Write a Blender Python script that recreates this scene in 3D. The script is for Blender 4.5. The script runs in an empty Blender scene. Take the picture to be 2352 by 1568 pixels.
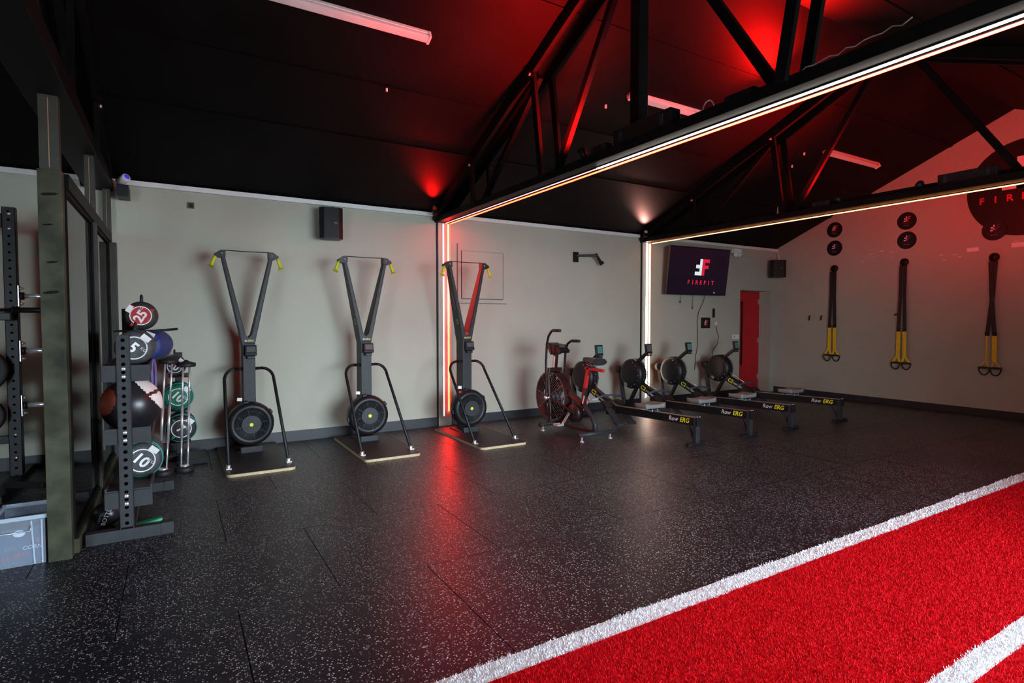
import bpy, bmesh, math, random
from mathutils import Vector, Matrix

random.seed(7)
PI = math.pi
scene = bpy.context.scene
COL = scene.collection

# ------------------------------------------------------------------ camera
FPX, IMG_W = 1291.0, 2352.0
CAM_H = 1.45
YAW = math.radians(59.02)              # heading of the lens, measured from +X towards +Y
PITCH = math.atan(47.0 / FPX)          # looking slightly down
cam_d = bpy.data.cameras.new('camera')
cam_d.sensor_width = 36.0
cam_d.lens = 36.0 * FPX / IMG_W
cam_d.clip_start = 0.05
cam = bpy.data.objects.new('camera', cam_d)
COL.objects.link(cam)
cam.location = (0, 0, CAM_H)
cam.rotation_euler = (PI / 2 - PITCH, 0, YAW - PI / 2)
scene.camera = cam

# ------------------------------------------------------------------ sky, daylight, exposure
SKY = 32.0
world = bpy.data.worlds.new('overcast_sky')
scene.world = world
world.use_nodes = True
bg = world.node_tree.nodes['Background']
bg.inputs[0].default_value = (0.72, 0.88, 1.0, 1)
bg.inputs[1].default_value = SKY
scene.view_settings.view_transform = 'Standard'
scene.view_settings.look = 'None'
scene.view_settings.gamma = 1.0
scene.view_settings.use_curve_mapping = False
scene.view_settings.exposure = 0.0
scene.cycles.max_bounces = 5
scene.cycles.diffuse_bounces = 3
scene.cycles.glossy_bounces = 3

# two open roller doors in the front wall, under an added light-blocking slab
FRONT_Y = -0.45
OPENINGS = [(-3.6, -2.5, 0.0, 2.55), (1.5, 4.9, 0.0, 2.55)]
for (x0, x1, z0, z1) in OPENINGS:
    ld = bpy.data.lights.new('door_portal', 'AREA')
    ld.shape = 'RECTANGLE'
    ld.size, ld.size_y = x1 - x0, z1 - z0
    ld.cycles.is_portal = True
    lo = bpy.data.objects.new('door_portal', ld)
    COL.objects.link(lo)
    lo.location = ((x0 + x1) / 2, FRONT_Y - 0.02, (z0 + z1) / 2)
    lo.rotation_euler = (PI / 2, 0, 0)      # -Z of the lamp towards +Y, into the room

# ------------------------------------------------------------------ materials
MATS = {}


def mat(name, col, rough=0.6, metal=0.0, var=0.12, scale=18.0, bump=0.0, bscale=None, emit=None, spec=None, var2=None):
    """Principled material with a procedural noise variation of colour and fine relief."""
    if name in MATS:
        return MATS[name]
    m = bpy.data.materials.new(name)
    m.use_nodes = True
    nt = m.node_tree
    b = nt.nodes['Principled BSDF']
    b.inputs['Roughness'].default_value = rough
    b.inputs['Metallic'].default_value = metal
    if spec is not None:
        b.inputs['Specular IOR Level'].default_value = spec
    geo = nt.nodes.new('ShaderNodeNewGeometry')
    nz = nt.nodes.new('ShaderNodeTexNoise')
    nz.inputs['Scale'].default_value = scale
    nz.inputs['Detail'].default_value = 3
    nt.links.new(geo.outputs['Position'], nz.inputs['Vector'])
    r = nt.nodes.new('ShaderNodeValToRGB')
    c0 = [max(0, c * (1 - var)) for c in col]
    c1 = [c * (1 + var) for c in col] if var2 is None else var2
    r.color_ramp.elements[0].position = 0.3
    r.color_ramp.elements[1].position = 0.7
    r.color_ramp.elements[0].color = (*c0, 1)
    r.color_ramp.elements[1].color = (*c1, 1)
    nt.links.new(nz.outputs['Fac'], r.inputs['Fac'])
    nt.links.new(r.outputs['Color'], b.inputs['Base Color'])
    if bump:
        n2 = nt.nodes.new('ShaderNodeTexNoise')
        n2.inputs['Scale'].default_value = bscale or scale * 8
        nt.links.new(geo.outputs['Position'], n2.inputs['Vector'])
        bp = nt.nodes.new('ShaderNodeBump')
        bp.inputs['Strength'].default_value = bump
        bp.inputs['Distance'].default_value = 0.004
        nt.links.new(n2.outputs['Fac'], bp.inputs['Height'])
        nt.links.new(bp.outputs['Normal'], b.inputs['Normal'])
    if emit:
        b.inputs['Emission Color'].default_value = (*emit[0], 1)
        b.inputs['Emission Strength'].default_value = emit[1]
    MATS[name] = m
    return m


def rubber_floor():
    m = bpy.data.materials.new('speckled_rubber')
    m.use_nodes = True
    nt = m.node_tree
    b = nt.nodes['Principled BSDF']
    geo = nt.nodes.new('ShaderNodeNewGeometry')
    vor = nt.nodes.new('ShaderNodeTexVoronoi')
    vor.voronoi_dimensions = '3D'
    vor.inputs['Scale'].default_value = 125
    nt.links.new(geo.outputs['Position'], vor.inputs['Vector'])
    sep = nt.nodes.new('ShaderNodeSeparateColor')
    nt.links.new(vor.outputs['Color'], sep.inputs['Color'])
    # patches with more and fewer flecks
    nz = nt.nodes.new('ShaderNodeTexNoise')
    nz.inputs['Scale'].default_value = 1.1
    nt.links.new(geo.outputs['Position'], nz.inputs['Vector'])
    th = nt.nodes.new('ShaderNodeMapRange')
    th.inputs['From Min'].default_value = 0.35
    th.inputs['From Max'].default_value = 0.65
    th.inputs['To Min'].default_value = 0.83
    th.inputs['To Max'].default_value = 0.70
    nt.links.new(nz.outputs['Fac'], th.inputs['Value'])
    gt = nt.nodes.new('ShaderNodeMath'); gt.operation = 'GREATER_THAN'
    nt.links.new(sep.outputs['Red'], gt.inputs[0]); nt.links.new(th.outputs['Result'], gt.inputs[1])
    lt = nt.nodes.new('ShaderNodeMath'); lt.operation = 'LESS_THAN'
    lt.inputs[1].default_value = 0.45
    nt.links.new(vor.outputs['Distance'], lt.inputs[0])
    mu = nt.nodes.new('ShaderNodeMath'); mu.operation = 'MULTIPLY'
    nt.links.new(gt.outputs[0], mu.inputs[0]); nt.links.new(lt.outputs[0], mu.inputs[1])
    gl = nt.nodes.new('ShaderNodeMix'); gl.data_type = 'RGBA'
    gl.inputs['A'].default_value = (0.09, 0.10, 0.11, 1)
    gl.inputs['B'].default_value = (0.62, 0.65, 0.67, 1)
    nt.links.new(sep.outputs['Green'], gl.inputs['Factor'])
    mx = nt.nodes.new('ShaderNodeMix'); mx.data_type = 'RGBA'
    mx.inputs['A'].default_value = (0.0065, 0.0070, 0.0125, 1)
    nt.links.new(gl.outputs['Result'], mx.inputs['B'])
    nt.links.new(mu.outputs[0], mx.inputs['Factor'])
    nt.links.new(mx.outputs['Result'], b.inputs['Base Color'])
    b.inputs['Roughness'].default_value = 0.40
    b.inputs['Specular IOR Level'].default_value = 0.5
    n2 = nt.nodes.new('ShaderNodeTexNoise')
    n2.inputs['Scale'].default_value = 160
    nt.links.new(geo.outputs['Position'], n2.inputs['Vector'])
    bp = nt.nodes.new('ShaderNodeBump')
    bp.inputs['Strength'].default_value = 0.12
    bp.inputs['Distance'].default_value = 0.002
    nt.links.new(n2.outputs['Fac'], bp.inputs['Height'])
    nt.links.new(bp.outputs['Normal'], b.inputs['Normal'])
    return m


def glass_mat(name, tint=(0.86, 0.92, 0.9), rough=0.02, ior=1.5):
    m = bpy.data.materials.new(name)
    m.use_nodes = True
    nt = m.node_tree
    for n in list(nt.nodes):
        if n.type != 'OUTPUT_MATERIAL':
            nt.nodes.remove(n)
    out = [n for n in nt.nodes if n.type == 'OUTPUT_MATERIAL'][0]
    tr = nt.nodes.new('ShaderNodeBsdfTransparent'); tr.inputs['Color'].default_value = (*tint, 1)
    gl = nt.nodes.new('ShaderNodeBsdfGlossy'); gl.inputs['Roughness'].default_value = rough
    fr = nt.nodes.new('ShaderNodeFresnel'); fr.inputs['IOR'].default_value = ior
    mx = nt.nodes.new('ShaderNodeMixShader')
    nt.links.new(fr.outputs[0], mx.inputs[0])
    nt.links.new(tr.outputs[0], mx.inputs[1]); nt.links.new(gl.outputs[0], mx.inputs[2])
    nt.links.new(mx.outputs[0], out.inputs['Surface'])
    return m


def cloudy_plastic(name, lo=0.10, hi=0.20):
    m = bpy.data.materials.new(name)
    m.use_nodes = True
    nt = m.node_tree
    b = nt.nodes['Principled BSDF']
    out = [n for n in nt.nodes if n.type == 'OUTPUT_MATERIAL'][0]
    b.inputs['Base Color'].default_value = (0.62, 0.70, 0.78, 1)
    b.inputs['Roughness'].default_value = 0.3
    tr = nt.nodes.new('ShaderNodeBsdfTransparent'); tr.inputs['Color'].default_value = (0.92, 0.95, 1, 1)
    nz = nt.nodes.new('ShaderNodeTexNoise'); nz.inputs['Scale'].default_value = 7
    mr = nt.nodes.new('ShaderNodeMapRange'); mr.inputs['To Min'].default_value = lo; mr.inputs['To Max'].default_value = hi
    nt.links.new(nz.outputs['Fac'], mr.inputs['Value'])
    mx = nt.nodes.new('ShaderNodeMixShader')
    nt.links.new(mr.outputs['Result'], mx.inputs[0])
    nt.links.new(tr.outputs[0], mx.inputs[1]); nt.links.new(b.outputs[0], mx.inputs[2])
    nt.links.new(mx.outputs[0], out.inputs['Surface'])
    return m


def emis(name, col, strength):
    return mat(name, (0.8, 0.8, 0.8), rough=0.5, var=0.02, emit=(col, strength))


M_WALL = mat('grey_wall_paint', (0.425, 0.422, 0.345), 0.7, var=0.05, scale=1.3, bump=0.15, bscale=60)
M_CEIL = mat('black_ceiling_paint', (0.0055, 0.0048, 0.0048), 0.6, var=0.25, scale=2, bump=0.1, bscale=40, spec=0.08)
M_BLACKWOOD = mat('black_painted_timber', (0.0055, 0.0055, 0.0055), 0.5, var=0.3, scale=9, bump=0.15, bscale=50, spec=0.1)
M_STAINWOOD = mat('worn_dark_stained_timber', (0.040, 0.042, 0.024), 0.55, var=0.6, scale=6, bump=0.25, bscale=30, spec=0.2)
M_SHADESTAIN = mat('shaded_stained_timber', (0.022, 0.020, 0.012), 0.55, var=0.4, scale=6, bump=0.25, bscale=30)  # stain colour darkened to paint in the shade on the upper studs
M_BASE = mat('black_skirting_paint', (0.018, 0.020, 0.024), 0.5, var=0.2, scale=6)
M_WHITEPL = mat('white_plastic', (0.82, 0.82, 0.80), 0.45, var=0.04, scale=10)
M_BLACKPL = mat('black_plastic', (0.011, 0.011, 0.012), 0.42, var=0.25, scale=20, spec=0.3)
M_BLACKMET = mat('black_powder_coat', (0.010, 0.010, 0.011), 0.45, var=0.25, scale=30, bump=0.05, bscale=300, spec=0.25)
M_GREYMET = mat('charcoal_powder_coat', (0.026, 0.028, 0.031), 0.45, var=0.15, scale=25, bump=0.05, bscale=300, spec=0.25)
M_RACK = mat('dark_grey_rack_steel', (0.034, 0.037, 0.040), 0.55, var=0.12, scale=20, bump=0.08, bscale=250, spec=0.2)
M_CHROME = mat('chrome', (0.85, 0.86, 0.88), 0.26, metal=0.72, var=0.05, scale=12)
M_BOLT = mat('zinc_bolt', (0.65, 0.66, 0.66), 0.3, metal=0.8, var=0.08, scale=30)
M_RUBBER = rubber_floor()
M_BLACKRUB = mat('plain_black_rubber', (0.010, 0.010, 0.011), 0.6, var=0.3, scale=40, bump=0.2, bscale=200)
M_REDTURF = mat('red_turf_fibre', (0.55, 0.002, 0.008), 0.7, var=0.25, scale=60, spec=0.12)
M_WHTURF = mat('white_turf_fibre', (0.74, 0.76, 0.78), 0.7, var=0.08, scale=60, spec=0.2)
M_PLY = mat('birch_ply_edge', (0.50, 0.38, 0.22), 0.6, var=0.15, scale=40)
M_PLYTOP = mat('black_grip_ply', (0.016, 0.015, 0.016), 0.5, var=0.3, scale=50, bump=0.2, bscale=300)
M_LIME = mat('lime_yellow_plastic', (0.62, 0.70, 0.02), 0.4, var=0.08, scale=20)
M_YELLOW = mat('yellow_webbing', (0.85, 0.60, 0.01), 0.65, var=0.12, scale=80)
M_YELLOWP = mat('yellow_print', (0.80, 0.78, 0.02), 0.5, var=0.03)
M_WHITEP = mat('white_print', (0.80, 0.80, 0.80), 0.5, var=0.03)
M_GREYP = mat('grey_print', (0.22, 0.22, 0.22), 0.5, var=0.03)
M_REDP = mat('red_print', (0.65, 0.015, 0.02), 0.5, var=0.03)
M_PURPLEP = mat('purple_print', (0.09, 0.05, 0.24), 0.5, var=0.03)
M_REDDOOR = mat('red_door_paint', (0.55, 0.006, 0.012), 0.45, var=0.06, scale=4)
M_SEAT = mat('grey_seat_foam', (0.22, 0.22, 0.21), 0.7, var=0.08, scale=20)
M_SILVER = mat('brushed_aluminium', (0.55, 0.55, 0.55), 0.35, metal=0.9, var=0.08, scale=30)
M_LCD = mat('teal_lcd', (0.06, 0.20, 0.19), 0.25, var=0.05)
M_LCDG = mat('grey_lcd', (0.08, 0.09, 0.09), 0.25, var=0.05)
M_BIKERED = mat('red_bike_paint', (0.45, 0.02, 0.02), 0.35, var=0.1)
M_BIKE = mat('dark_maroon_bike_paint', (0.024, 0.010, 0.009), 0.35, var=0.2)
M_GRILLE = mat('dark_wire_grille', (0.22, 0.21, 0.21), 0.35, metal=0.5, var=0.2)
M_SADDLE = mat('black_saddle_vinyl', (0.02, 0.02, 0.022), 0.3, var=0.2)
M_SCREEN = mat('dark_screen', (0.006, 0.005, 0.012), 0.22, var=0.05, emit=((0.0030, 0.0022, 0.0070), 1.0))
M_SCRW = mat('screen_white', (0.02, 0.02, 0.02), 0.3, var=0.02, emit=((0.80, 0.95, 0.95), 0.85))
M_SCRR = mat('screen_red', (0.02, 0.004, 0.006), 0.3, var=0.02, emit=((0.80, 0.012, 0.05), 0.85))
M_LEDRED = emis('led_red', (1.0, 0.009, 0.0016), 80.0)
M_LEDORANGE = emis('led_amber_red', (1.0, 0.30, 0.08), 16.0)
M_LEDWHITE = emis('led_white', (1.0, 0.90, 0.80), 19.0)
M_LEDDIM = emis('led_white_dim', (1.0, 0.62, 0.62), 1.4)
M_LENSRED = mat('red_lens', (0.10, 0.004, 0.004), 0.5, emit=((1.0, 0.02, 0.01), 0.15))
M_LENSPINK = mat('pink_lens', (0.10, 0.05, 0.05), 0.5, emit=((1.0, 0.55, 0.5), 0.15))
M_GLASS = glass_mat('partition_glass', (0.98, 1.0, 0.985), ior=1.6)
M_CLOUDY = cloudy_plastic('cloudy_clear_plastic')
M_CLOUDRIM = cloudy_plastic('thick_cloudy_plastic', 0.40, 0.55)
M_CONCRETE = mat('forecourt_concrete', (0.32, 0.32, 0.31), 0.8, var=0.15, scale=2, bump=0.2)
M_BAGBLACK = mat('black_nylon_bag', (0.022, 0.022, 0.025), 0.6, var=0.3, scale=40, bump=0.2, bscale=120)
M_BAGGREY = mat('charcoal_nylon_bag', (0.045, 0.048, 0.052), 0.6, var=0.25, scale=40, bump=0.2, bscale=120)
M_BAGRED = mat('red_nylon', (0.40, 0.010, 0.012), 0.6, var=0.2, scale=40)
M_BAGBLUE = mat('blue_nylon', (0.012, 0.035, 0.15), 0.6, var=0.2, scale=40)
M_BAGGREEN = mat('green_nylon', (0.005, 0.16, 0.085), 0.6, var=0.2, scale=40)
M_TEAL = mat('teal_piping', (0.01, 0.22, 0.19), 0.55, var=0.1)
M_BALLBLACK = mat('black_ball_vinyl', (0.015, 0.015, 0.018), 0.32, var=0.2, scale=12, bump=0.05)
M_BALLWHITE = mat('white_ball_vinyl', (0.75, 0.74, 0.70), 0.45, var=0.05)
M_BALLRED = mat('red_ball_vinyl', (0.30, 0.05, 0.025), 0.45, var=0.1)
M_PURPLE = mat('purple_latex', (0.11, 0.075, 0.24), 0.55, var=0.1)
M_GREENPL = mat('bright_green_plastic', (0.01, 0.42, 0.17), 0.45, var=0.05)
M_BLUEBOX = mat('slate_blue_card', (0.020, 0.050, 0.105), 0.6, var=0.15)
M_WOODSEAM = mat('bare_timber_edge', (0.30, 0.17, 0.09), 0.6, var=0.1)


# ------------------------------------------------------------------ mesh helpers
class MB:
    """Collects shapes for ONE mesh."""

    def __init__(self):
        self.bm = bmesh.new()

    def box(self, c, s, rot=None, bevel=0.0):
        tmp = bmesh.new() if bevel else self.bm
        r = bmesh.ops.create_cube(tmp, size=1.0)
        m = Matrix.Translation(Vector(c)) @ (rot.to_4x4() if rot else Matrix()) @ Matrix.Diagonal((*s, 1))
        bmesh.ops.transform(tmp, matrix=m, verts=r['verts'])
        if bevel:
            bmesh.ops.bevel(tmp, geom=list(tmp.edges), offset=bevel, segments=2, affect='EDGES', profile=0.6)
            self._merge(tmp)
        return self

    def _merge(self, tmp):
        me = bpy.data.meshes.new('tmp')
        tmp.to_mesh(me); tmp.free()
        self.bm.from_mesh(me)
        bpy.data.meshes.remove(me)

    def b2(self, x0, x1, y0, y1, z0, z1, bevel=0.0):
        return self.box(((x0 + x1) / 2, (y0 + y1) / 2, (z0 + z1) / 2), (abs(x1 - x0), abs(y1 - y0), abs(z1 - z0)), None, bevel)

    def bar(self, p0, p1, w, h, side=(1, 0, 0), bevel=0.0, taper=1.0):
        """Rectangular bar from p0 to p1: w along `side`, h across."""
        p0, p1 = Vector(p0), Vector(p1)
        d = (p1 - p0).normalized()
        s = Vector(side)
        s = (s - d * s.dot(d)).normalized()
        u = d.cross(s)
        vs = []
        for p, k in ((p0, 1.0), (p1, taper)):
            for a, b in ((-1, -1), (1, -1), (1, 1), (-1, 1)):
                vs.append(p + s * (a * w / 2 * k) + u * (b * h / 2 * k))
        tmp = bmesh.new()
        v = [tmp.verts.new(q) for q in vs]
        for f in ((0, 3, 2, 1), (4, 5, 6, 7), (0, 1, 5, 4), (1, 2, 6, 5), (2, 3, 7, 6), (3, 0, 4, 7)):
            tmp.faces.new([v[i] for i in f])
        bmesh.ops.recalc_face_normals(tmp, faces=list(tmp.faces))
        if bevel:
            bmesh.ops.bevel(tmp, geom=list(tmp.edges), offset=bevel, segments=2, affect='EDGES', profile=0.6)
        self._merge(tmp)
        return self

    def tube(self, pts, r, n=10, closed=False):
        pts = [Vector(p) for p in pts]
        rr = r if isinstance(r, (list, tuple)) else [r] * len(pts)
        rings = []
        up = None
        L = len(pts)
        for i, p in enumerate(pts):
            if closed:
                d = pts[(i + 1) % L] - pts[i - 1]
            else:
                d = pts[min(i + 1, L - 1)] - pts[max(i - 1, 0)]
            d.normalize()
            if up is None:
                up = Vector((0, 0, 1)) if abs(d.z) < 0.9 else Vector((1, 0, 0))
            s = d.cross(up)
            if s.length < 1e-4:
                s = d.cross(Vector((0, 1, 0)))
            s.normalize()
            up = s.cross(d).normalized()
            rings.append([self.bm.verts.new(p + (s * math.cos(2 * PI * k / n) + up * math.sin(2 * PI * k / n)) * rr[i]) for k in range(n)])
        m = L if closed else L - 1
        for i in range(m):
            a, b = rings[i], rings[(i + 1) % L]
            for k in range(n):
                f = self.bm.faces.new((a[k], a[(k + 1) % n], b[(k + 1) % n], b[k]))
                f.smooth = True
        if not closed:
            self.bm.faces.new(rings[0][::-1]); self.bm.faces.new(rings[-1])
        return self

    def lathe(self, prof, c=(0, 0, 0), axis='z', n=32, smooth=True):
        """prof: list of (radius, height along the axis)."""
        c = Vector(c)
        ax = {'x': (Vector((0, 1, 0)), Vector((0, 0, 1)), Vector((1, 0, 0))),
              'y': (Vector((0, 0, 1)), Vector((1, 0, 0)), Vector((0, 1, 0))),
              'z': (Vector((1, 0, 0)), Vector((0, 1, 0)), Vector((0, 0, 1)))}[axis] if isinstance(axis, str) else axis
        rings = []
        for (r, h) in prof:
            if r < 1e-6:
                rings.append([self.bm.verts.new(c + ax[2] * h)])
            else:
                rings.append([self.bm.verts.new(c + ax[2] * h + (ax[0] * math.cos(2 * PI * k / n) + ax[1] * math.sin(2 * PI * k / n)) * r) for k in range(n)])
        for a, b in zip(rings, rings[1:]):
            for k in range(n):
                k2 = (k + 1) % n
                if len(a) == 1 and len(b) == 1:
                    continue
                if len(a) == 1:
                    f = self.bm.faces.new((a[0], b[k2], b[k]))
                elif len(b) == 1:
                    f = self.bm.faces.new((a[k], a[k2], b[0]))
                else:
                    f = self.bm.faces.new((a[k], a[k2], b[k2], b[k]))
                f.smooth = smooth
        return self

    def prism(self, poly, axis, a, b):
        """Extrude a polygon. axis 'x': poly is (y,z); 'y': (x,z); 'z': (x,y)."""
        def P(q, t):
            return {'x': (t, q[0], q[1]), 'y': (q[0], t, q[1]), 'z': (q[0], q[1], t)}[axis]
        v0 = [self.bm.verts.new(P(q, a)) for q in poly]
        v1 = [self.bm.verts.new(P(q, b)) for q in poly]
        n = len(poly)
        fs = [self.bm.faces.new(v0), self.bm.faces.new(v1[::-1])]
        for i in range(n):
            fs.append(self.bm.faces.new((v0[i], v1[i], v1[(i + 1) % n], v0[(i + 1) % n])))
        bmesh.ops.recalc_face_normals(self.bm, faces=fs)
        return self

    def hexa(self, p):
        v = [self.bm.verts.new(q) for q in p]
        fs = [self.bm.faces.new([v[i] for i in f]) for f in ((0, 3, 2, 1), (4, 5, 6, 7), (0, 1, 5, 4), (1, 2, 6, 5), (2, 3, 7, 6), (3, 0, 4, 7))]
        bmesh.ops.recalc_face_normals(self.bm, faces=fs)
        return self

    def mesh(self, name, m):
        me = bpy.data.meshes.new(name)
        self.bm.normal_update()
        self.bm.to_mesh(me)
        self.bm.free()
        if m:
            me.materials.append(m)
        return me

    def obj(self, name, m, parent=None, loc=None, rot=None):
        return link(name, self.mesh(name, m), parent, loc, rot)


def link(name, data, parent=None, loc=None, rot=None):
    o = bpy.data.objects.new(name, data)
    COL.objects.link(o)
    if parent:
        o.parent = parent
    if loc is not None:
        o.location = loc
    if rot is not None:
        o.rotation_euler = rot
    return o


def tag(o, label=None, cat=None, group=None, kind=None):
    if label: o['label'] = label
    if cat: o['category'] = cat
    if group: o['group'] = group
    if kind: o['kind'] = kind
    return o


def thing(name, label, cat, loc=(0, 0, 0), rz=0.0, group=None):
    o = link(name, None, None, loc, (0, 0, rz))
    o.empty_display_size = 0.1
    return tag(o, label, cat, group)


def copy_tree(o, parent=None):
    c = o.copy()
    COL.objects.link(c)
    c.parent = parent
    for ch in list(o.children):
        copy_tree(ch, c)
    return c


def struct(o):
    o['kind'] = 'structure'
    return o


TEXTS = {}


def text_mesh(s, size, m, ext=0.001, align='CENTER', shear=0.0, bold=0.0):
    key = (s, size, m.name, ext, align, shear, bold)
    if key in TEXTS:
        return TEXTS[key]
    cu = bpy.data.curves.new('lettering', 'FONT')
    cu.body = s
    cu.size = size
    cu.extrude = ext
    cu.align_x = align
    cu.align_y = 'CENTER'
    cu.shear = shear
    cu.offset = bold
    cu.resolution_u = 3
    t = bpy.data.objects.new('lettering', cu)
    COL.objects.link(t)
    dg = bpy.context.evaluated_depsgraph_get()
    me = bpy.data.meshes.new_from_object(t.evaluated_get(dg))
    bpy.data.objects.remove(t)
    bpy.data.curves.remove(cu)
    me.name = 'lettering'
    me.materials.clear()
    me.materials.append(m)
    TEXTS[key] = me
    return me


def letter(s, size, m, parent, loc, rot, **kw):
    return link('lettering', text_mesh(s, size, m, **kw), parent, loc, rot)


FACE_FRONT = (PI / 2, 0, 0)            # reads on a surface facing -Y
FACE_LEFT = (PI / 2, 0, -PI / 2)       # reads on a surface facing -X


def logo_half(kind, s, t=0.002):
    """One half of the back-to-back F emblem in the local XY plane, height 1*s."""
    mb = MB()
    w = 0.20 * s
    if kind == 'right':
        rects = [(0.015, w / s + 0.015, -0.5, 0.5), (0.015, 0.58, 0.28, 0.5), (0.015, 0.52, -0.09, 0.12)]
    else:
        rects = [(-w / s - 0.015, -0.015, -0.5, 0.5), (-0.58, -0.015, -0.5, -0.28), (-0.52, -0.015, -0.07, 0.14)]
    for (a, b, c, d) in rects:
        mb.b2(a * s, b * s, c * s, d * s, 0, t)
    return mb


# ================================================================== THE SETTING
D = 7.15            # back wall
W = 10.62           # gable wall
LX = -5.6           # far left end
RIDGE_Y, RIDGE_Z, EAVE_Z = 3.375, 4.555, 2.92
SLOPE = (RIDGE_Z - EAVE_Z) / (D - RIDGE_Y)
BACK2 = 2 * RIDGE_Y - D     # the other eave = front wall plane (about -0.4)


def roof_z(y):
    return RIDGE_Z - SLOPE * abs(y - RIDGE_Y)


# --- floor slab with rubber tiles
fl = struct(MB().b2(LX, W, -0.4, D + 0.45, -0.12, -0.018).obj('floor', M_BLACKRUB))
TURF_EDGE = 2.045
ROWS = [(2.05, 3.07, 1.257), (3.07, 4.08, 1.76), (4.08, 5.09, 2.286), (5.09, 6.10, 2.75), (6.10, D, 1.3)]
J = 0.0024
tile_cache = {}
for (y0, y1, xs) in ROWS:
    x = xs - math.ceil((xs - LX)) * 1.01
    while x < W:
        a, b = max(x, LX), min(x + 1.01, W)
        if b - a > 0.05:
            key = (round(b - a, 3), round(y1 - y0, 3))
            if key not in tile_cache:
                w, h = key
                tile_cache[key] = MB().box((0, 0, -0.01), (w - 2 * J, h - 2 * J, 0.02)).mesh('floor_tile', M_RUBBER)
            link('floor_tile', tile_cache[key], fl, ((a + b) / 2, (y0 + y1) / 2, random.uniform(-0.0006, 0.0006)))
        x += 1.01

# --- red turf track with white lines (pile is real blades)
tf = struct(MB().b2(LX, W, BACK2, TURF_EDGE, -0.018, 0.004).obj('floor_turf', M_REDTURF))
L1 = (1.935, TURF_EDGE)
L2 = (0.935, 1.03)
for k, (a, b) in enumerate((L1, L2)):
    w_ = MB().b2(LX, W, a, b, 0.0041, 0.0052).obj('turf_line', M_WHTURF, tf)


def pile(name, regions, m, wave=0.0):
    verts, faces = [], []
    R = random.Random(3)
    for (x0, x1, y0, y1, dens, h, wd) in regions:
        n = int((x1 - x0) * (y1 - y0) * dens)
        for _ in range(n):
            x = R.uniform(x0, x1)
            y = R.uniform(y0, y1)
            if wave:
                y += 0.006 * math.sin(x * 7.1) + 0.004 * math.sin(x * 17 + 1)
            a = R.uniform(0, 2 * PI)
            lean = R.uniform(0.1, 0.8) * h
            la = R.uniform(0, 2 * PI)
            hh = h * R.uniform(0.7, 1.2)
            dx, dy = math.cos(a) * wd / 2, math.sin(a) * wd / 2
            i = len(verts)
            verts += [(x - dx, y - dy, 0.0), (x + dx, y + dy, 0.0),
                      (x + math.cos(la) * lean + dx * .4, y + math.sin(la) * lean + dy * .4, hh),
                      (x + math.cos(la) * lean - dx * .4, y + math.sin(la) * lean - dy * .4, hh)]
            faces.append((i, i + 1, i + 2, i + 3))
    me = bpy.data.meshes.new(name)
    me.from_pydata(verts, [], faces)
    me.materials.append(m)
    o = link(name, me, tf)
    o['kind'] = 'stuff'
    return o


pile('turf_pile', [(0.6, 2.2, 1.0, 1.935, 26000, 0.013, 0.0035), (2.2, 4.2, 1.03, 1.935, 22000, 0.013, 0.004),
                   (4.2, 7.2, 1.2, 1.935, 9000, 0.013, 0.007), (2.2, 4.2, 0.55, 0.935, 22000, 0.013, 0.004)], M_REDTURF)
pile('line_pile', [(0.5, 3.2, 1.935, TURF_EDGE, 26000, 0.013, 0.0035), (3.2, 8.5, 1.935, TURF_EDGE, 11000, 0.013, 0.007),
                   (1.9, 4.6, 0.935, 1.03, 28000, 0.014, 0.0035)], M_WHTURF, wave=1.0)

# --- back wall with door recess
DX0, DX1, DZ = 9.50, 10.46, 2.055
wb = MB()
wb.b2(LX, DX0, D, D + 0.45, -0.1, 3.2)
wb.b2(DX1, W + 0.3, D, D + 0.45, -0.1, 3.2)
wb.b2(DX0, DX1, D, D + 0.45, DZ, 3.2)
wb.b2(DX0, DX1, D + 0.31, D + 0.45, -0.1, DZ)
struct(wb.obj('wall_back', M_WALL))
# --- gable wall
gy0 = BACK2 - 0.2
g = MB().prism([(gy0, -0.1), (D + 0.45, -0.1), (D + 0.45, roof_z(D + 0.45) + 0.12), (RIDGE_Y, RIDGE_Z + 0.1), (gy0, roof_z(gy0) + 0.12)], 'x', W, W + 0.25)
struct(g.obj('wall_right', M_WALL))
g = MB().prism([(gy0, -0.1), (D + 0.45, -0.1), (D + 0.45, roof_z(D + 0.45) + 0.12), (RIDGE_Y, RIDGE_Z + 0.1), (gy0, roof_z(gy0) + 0.12)], 'x', LX - 0.25, LX)
struct(g.obj('wall_left', M_WALL))
# --- front wall (behind the photographer) with its door openings
fw = MB()
xs = [LX] + [v for o in OPENINGS for v in o[:2]] + [W]
for i in range(0, len(xs), 2):
    fw.b2(xs[i], xs[i + 1], FRONT_Y - 0.2, BACK2, -0.1, 3.0)
for (x0, x1, z0, z1) in OPENINGS:
    fw.b2(x0, x1, FRONT_Y - 0.2, BACK2, z1, 3.0)
    if z0 > 0.05:
        fw.b2(x0, x1, FRONT_Y - 0.2, BACK2, -0.1, z0)
struct(fw.obj('wall_front', M_WALL))
struct(MB().b2(-25, 30, -40, FRONT_Y - 0.2, -0.12, -0.02).obj('ground_forecourt', M_CONCRETE))
struct(MB().b2(1.2, 1.48, FRONT_Y - 2.6, FRONT_Y - 0.2, -0.02, 2.62).obj('wall_daylight_blocker', M_CONCRETE))  # unseen wall added outside to keep daylight off the gable wall
struct(MB().b2(LX, W, FRONT_Y - 2.6, FRONT_Y - 0.2, 2.62, 2.74).obj('ceiling_sky_blocker', M_BLACKWOOD))  # unseen slab added to cut the high sky light on the turf
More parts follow.
